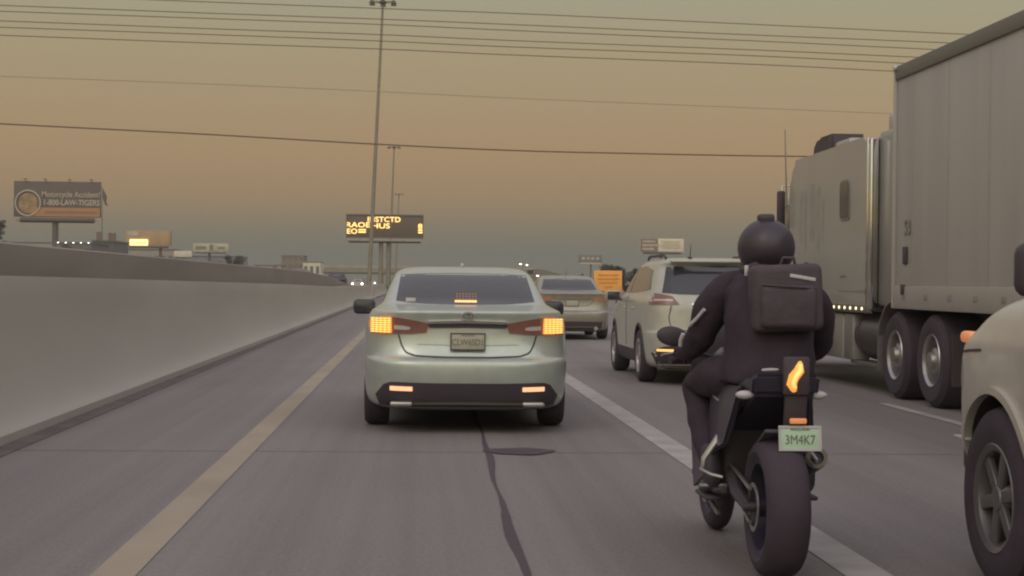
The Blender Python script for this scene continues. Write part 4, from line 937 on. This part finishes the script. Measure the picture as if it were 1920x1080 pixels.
MB().box((-W_*.35,3,H+.9),(.9,.9,1.6)).box((W_*.28,3,H+.8),(1.1,1.1,1.5)).build('roof_tower', M['bwall'], b2_)
building('low pale building under the tan billboard', 222, 468, 326, 345, M['bwall2'], cols=8)
building('low grey blue building under the cream billboard', 345, 481, 452, 370, mat('blue_grey_wall',(.22,.23,.24),.8,noise=.2,nscale=.3), cols=7)
building('long low pale building far left behind the dark billboard', 0, 455, 98, 330, M['bwall2'], cols=6)
building('brown office building several floors high left of the overpass', 528, 480, 570, 480, M['bwall'], rows=4, cols=4, winh=.4)
building('small pale flat building right of the brown office building', 568, 492, 601, 470, M['boardcream'], cols=3)
building('low distant shed between the dark round tree and the brown office building', 478, 498, 527, 420, M['bwall2'], cols=4)

# mound and overpass
Y = 560
a = at(590,499,Y); b = at(1000,513,Y); a2 = at(600,513,Y)
ov = thing('overpass', 'long low concrete overpass crossing the freeway far ahead', 'bridge', ((a.x+b.x)/2, Y, 0)); W_ = b.x-a.x; zt, zb = a.z, a2.z
MB().box((0,6,(zt+zb)/2),(W_,12,(zt-zb)*.55)).box((0,6,zb+.35),(W_*.995,10,.7)).build('deck', M['bridge'], ov)
MB().box((0,-.1,zt),(W_,.3,.9)).box((0,12.1,zt),(W_,.3,.9)).build('parapet', M['bwall2'], ov)
for k in (-.38,-.2,0,.2,.38): MB().box((k*W_,6,zb/2),(1.4,9,zb)).build('pier', M['bridge'], ov)
MB().prism([(-W_/2-26,0,0),(-W_/2+3,0,0),(-W_/2+2,0,zt-.2),(-W_/2-3,0,zt-.2)], (0,12,0)).build('embankment', M['earth'], ov)
MB().prism([(W_/2+26,0,0),(W_/2-3,0,0),(W_/2-2,0,zt-.2),(W_/2+3,0,zt-.2)], (0,12,0)).build('embankment', M['earth'], ov)
hl_ = MB(); p = at(560,503,430); hl_.sphere((0,0,0), 1, (5.5,14,p.z), u=24, v=12); o = hl_.build('dirt_mound', M['earth'], loc=(p.x,430,0)); structure(o)

# ------------------------------------------------------------------ oncoming traffic and far lamps
def far_car(label, X, Y, paint, tall=1.45, lights=True, name='car', cat='car', wd=.9):
    t = thing(name, label, cat, (X, Y, 0), group='oncoming cars beyond the median')
    t.rotation_euler = (0,0,math.pi)
    k = tall/1.45
    KK = [(z*k if z > .6 else z, a, b, w_*wd/.92, c, d, e_) for (z,a,b,w_,c,d,e_) in K]
    if tall > 1.7: KK = [(z, yr*.3, yf*.95 if z < 1.3 else yf+.6, min(w_*1.06, wd), c, d, e_) for (z,yr,yf,w_,c,d,e_) in KK]
    bd_, bv_ = car_body('body', KK, paint, t, n=8, sub=2)
    for y in (1.0,3.85):
        for s in (-1,1): MB().cyl((s*.68,y,.33),(s*.93,y,.33),.33,n=16).build('wheel', M['tyre'], t)
    patch('windscreen', bv_, [(-.5,1.36*k),(.5,1.36*k)], [(-.66,1.15*k),(.66,1.15*k)], M['glass'], t, side='front', nu=6, nv=3)
    for s in (-1,1):
        if lights: MB().sphere((s*.68,4.72,.84), .16, (1,.6,.8), u=12, v=8).build('headlight', M['white_light'], t)
        else: MB().box((s*.68,4.70,.74),(.3,.2,.12),.03).build('headlight', M['clear'], t)
    return t
far_car('white roofed car peeking over the far end of the wall', -7.75, 122, M['white'], 1.78, False, wd=.95)
far_car('dark van roof peeking over the wall just left of the message sign post', -8.0, 160, M['dark'], 2.0, False, name='van', cat='van', wd=.98)
far_car('oncoming car with bright headlights left of the mast base', -8.6, 232, M['silver'], 1.5)
far_car('oncoming car with bright headlights between the mast base and the sign columns', -9.3, 325, M['silver'], 1.5)
far_car('faint oncoming car with bright headlights behind the nearer oncoming pair', -12.3, 345, M['dark'], 1.6)
def lamp(label, px, py, Y):
    p = at(px, py, Y); t = thing('street_lamp', label, 'street lamp', (p.x-1.2, Y, 0), group='far street lamps')
    MB().tube([(0,0,0),(0,0,p.z-.2),(.3,0,p.z+.05),(1.2,0,p.z+.1)], [.1,.07,.05,.04], n=8).build('pole', M['steel'], t)
    MB().sphere((1.2,0,p.z), .22, (1.5,1,.6), u=12, v=8).build('lamp_head', M['white_light'], t)
lamp('far street lamp glowing just above the right end of the sedan roof', 976, 495, 420)
lamp('far street lamp glowing beside the first, a little right', 988, 497, 440)
lamp('far street lamp glowing low between the two sedans', 1008, 517, 400)

# ------------------------------------------------------------------ power lines
def wire(label, pts, Y, r, group='overhead power lines'):
    P = [at(x, y, Y) for x, y in pts]; d0 = P[1]-P[0]; d1 = P[-1]-P[-2]
    P = [P[0]-d0*(60/d0.length)] + P + [P[-1]+d1*(60/d1.length)]
    # smooth
    Q = []
    for i in range(len(P)-1):
        a_, b_, c_, d_ = P[max(0,i-1)], P[i], P[i+1], P[min(len(P)-1,i+2)]
        for k in range(6):
            t = k/6; Q.append(.5*((2*b_)+(c_-a_)*t+(2*a_-5*b_+4*c_-d_)*t*t+(3*b_-a_-3*c_+d_)*t**3))
    Q.append(P[-1])
    o = MB().tube(Q, r, n=6).build('power_line', M['wire']); return tag(o, label, 'power line', group)
wire('topmost of the six parallel overhead cables', [(-60,-16),(300,0),(717,16),(960,25),(1400,45),(1760,62),(1960,71)], 85, .022)
wire('second from the top of the six parallel overhead cables', [(0,10),(400,25),(715,36),(960,46),(1400,65),(1745,79),(1960,89)], 85, .022)
wire('third from the top of the six parallel overhead cables', [(0,21),(400,35),(715,46),(960,57),(1400,76),(1715,91),(1960,103)], 85, .022)
wire('fourth from the top of the six parallel overhead cables', [(0,39),(400,54),(715,65),(960,76),(1400,93),(1690,106),(1960,118)], 92, .024)
wire('fifth from the top of the six parallel overhead cables', [(0,51),(400,65),(715,77),(960,88),(1400,104),(1685,118),(1960,131)], 92, .024)
wire('lowest of the six parallel overhead cables', [(0,66),(400,81),(715,92),(960,103),(1400,120),(1685,134),(1960,147)], 92, .024)
wire('faint single thin cable midway between the six cables and the low dark cable', [(0,143),(400,158),(715,172),(960,184),(1400,202),(1640,212),(1960,226)], 150, .018)
wire('low dark cable crossing the mast and reaching the truck antenna', [(0,232),(390,252),(700,270),(960,282),(1200,288),(1485,293),(1960,296)], 70, .03)

# ------------------------------------------------------------------ haze
hz = MB().box((0,1100,15.5),(2900,2700,34)).build('haze', M['dark'], smooth=0); hz['kind'] = 'stuff'
hm = bpy.data.materials.new('haze_air'); hm.use_nodes = True; hn = hm.node_tree; hn.nodes.clear()
ho = hn.nodes.new('ShaderNodeOutputMaterial'); pv = hn.nodes.new('ShaderNodeVolumePrincipled'); pv.inputs['Density'].default_value = .0007; pv.inputs['Color'].default_value = (.42,.43,.40,1)
hn.links.new(pv.outputs[0], ho.inputs['Volume']); hz.data.materials.clear(); hz.data.materials.append(hm)
hz.visible_shadow = True
S.cycles.volume_bounces = 1
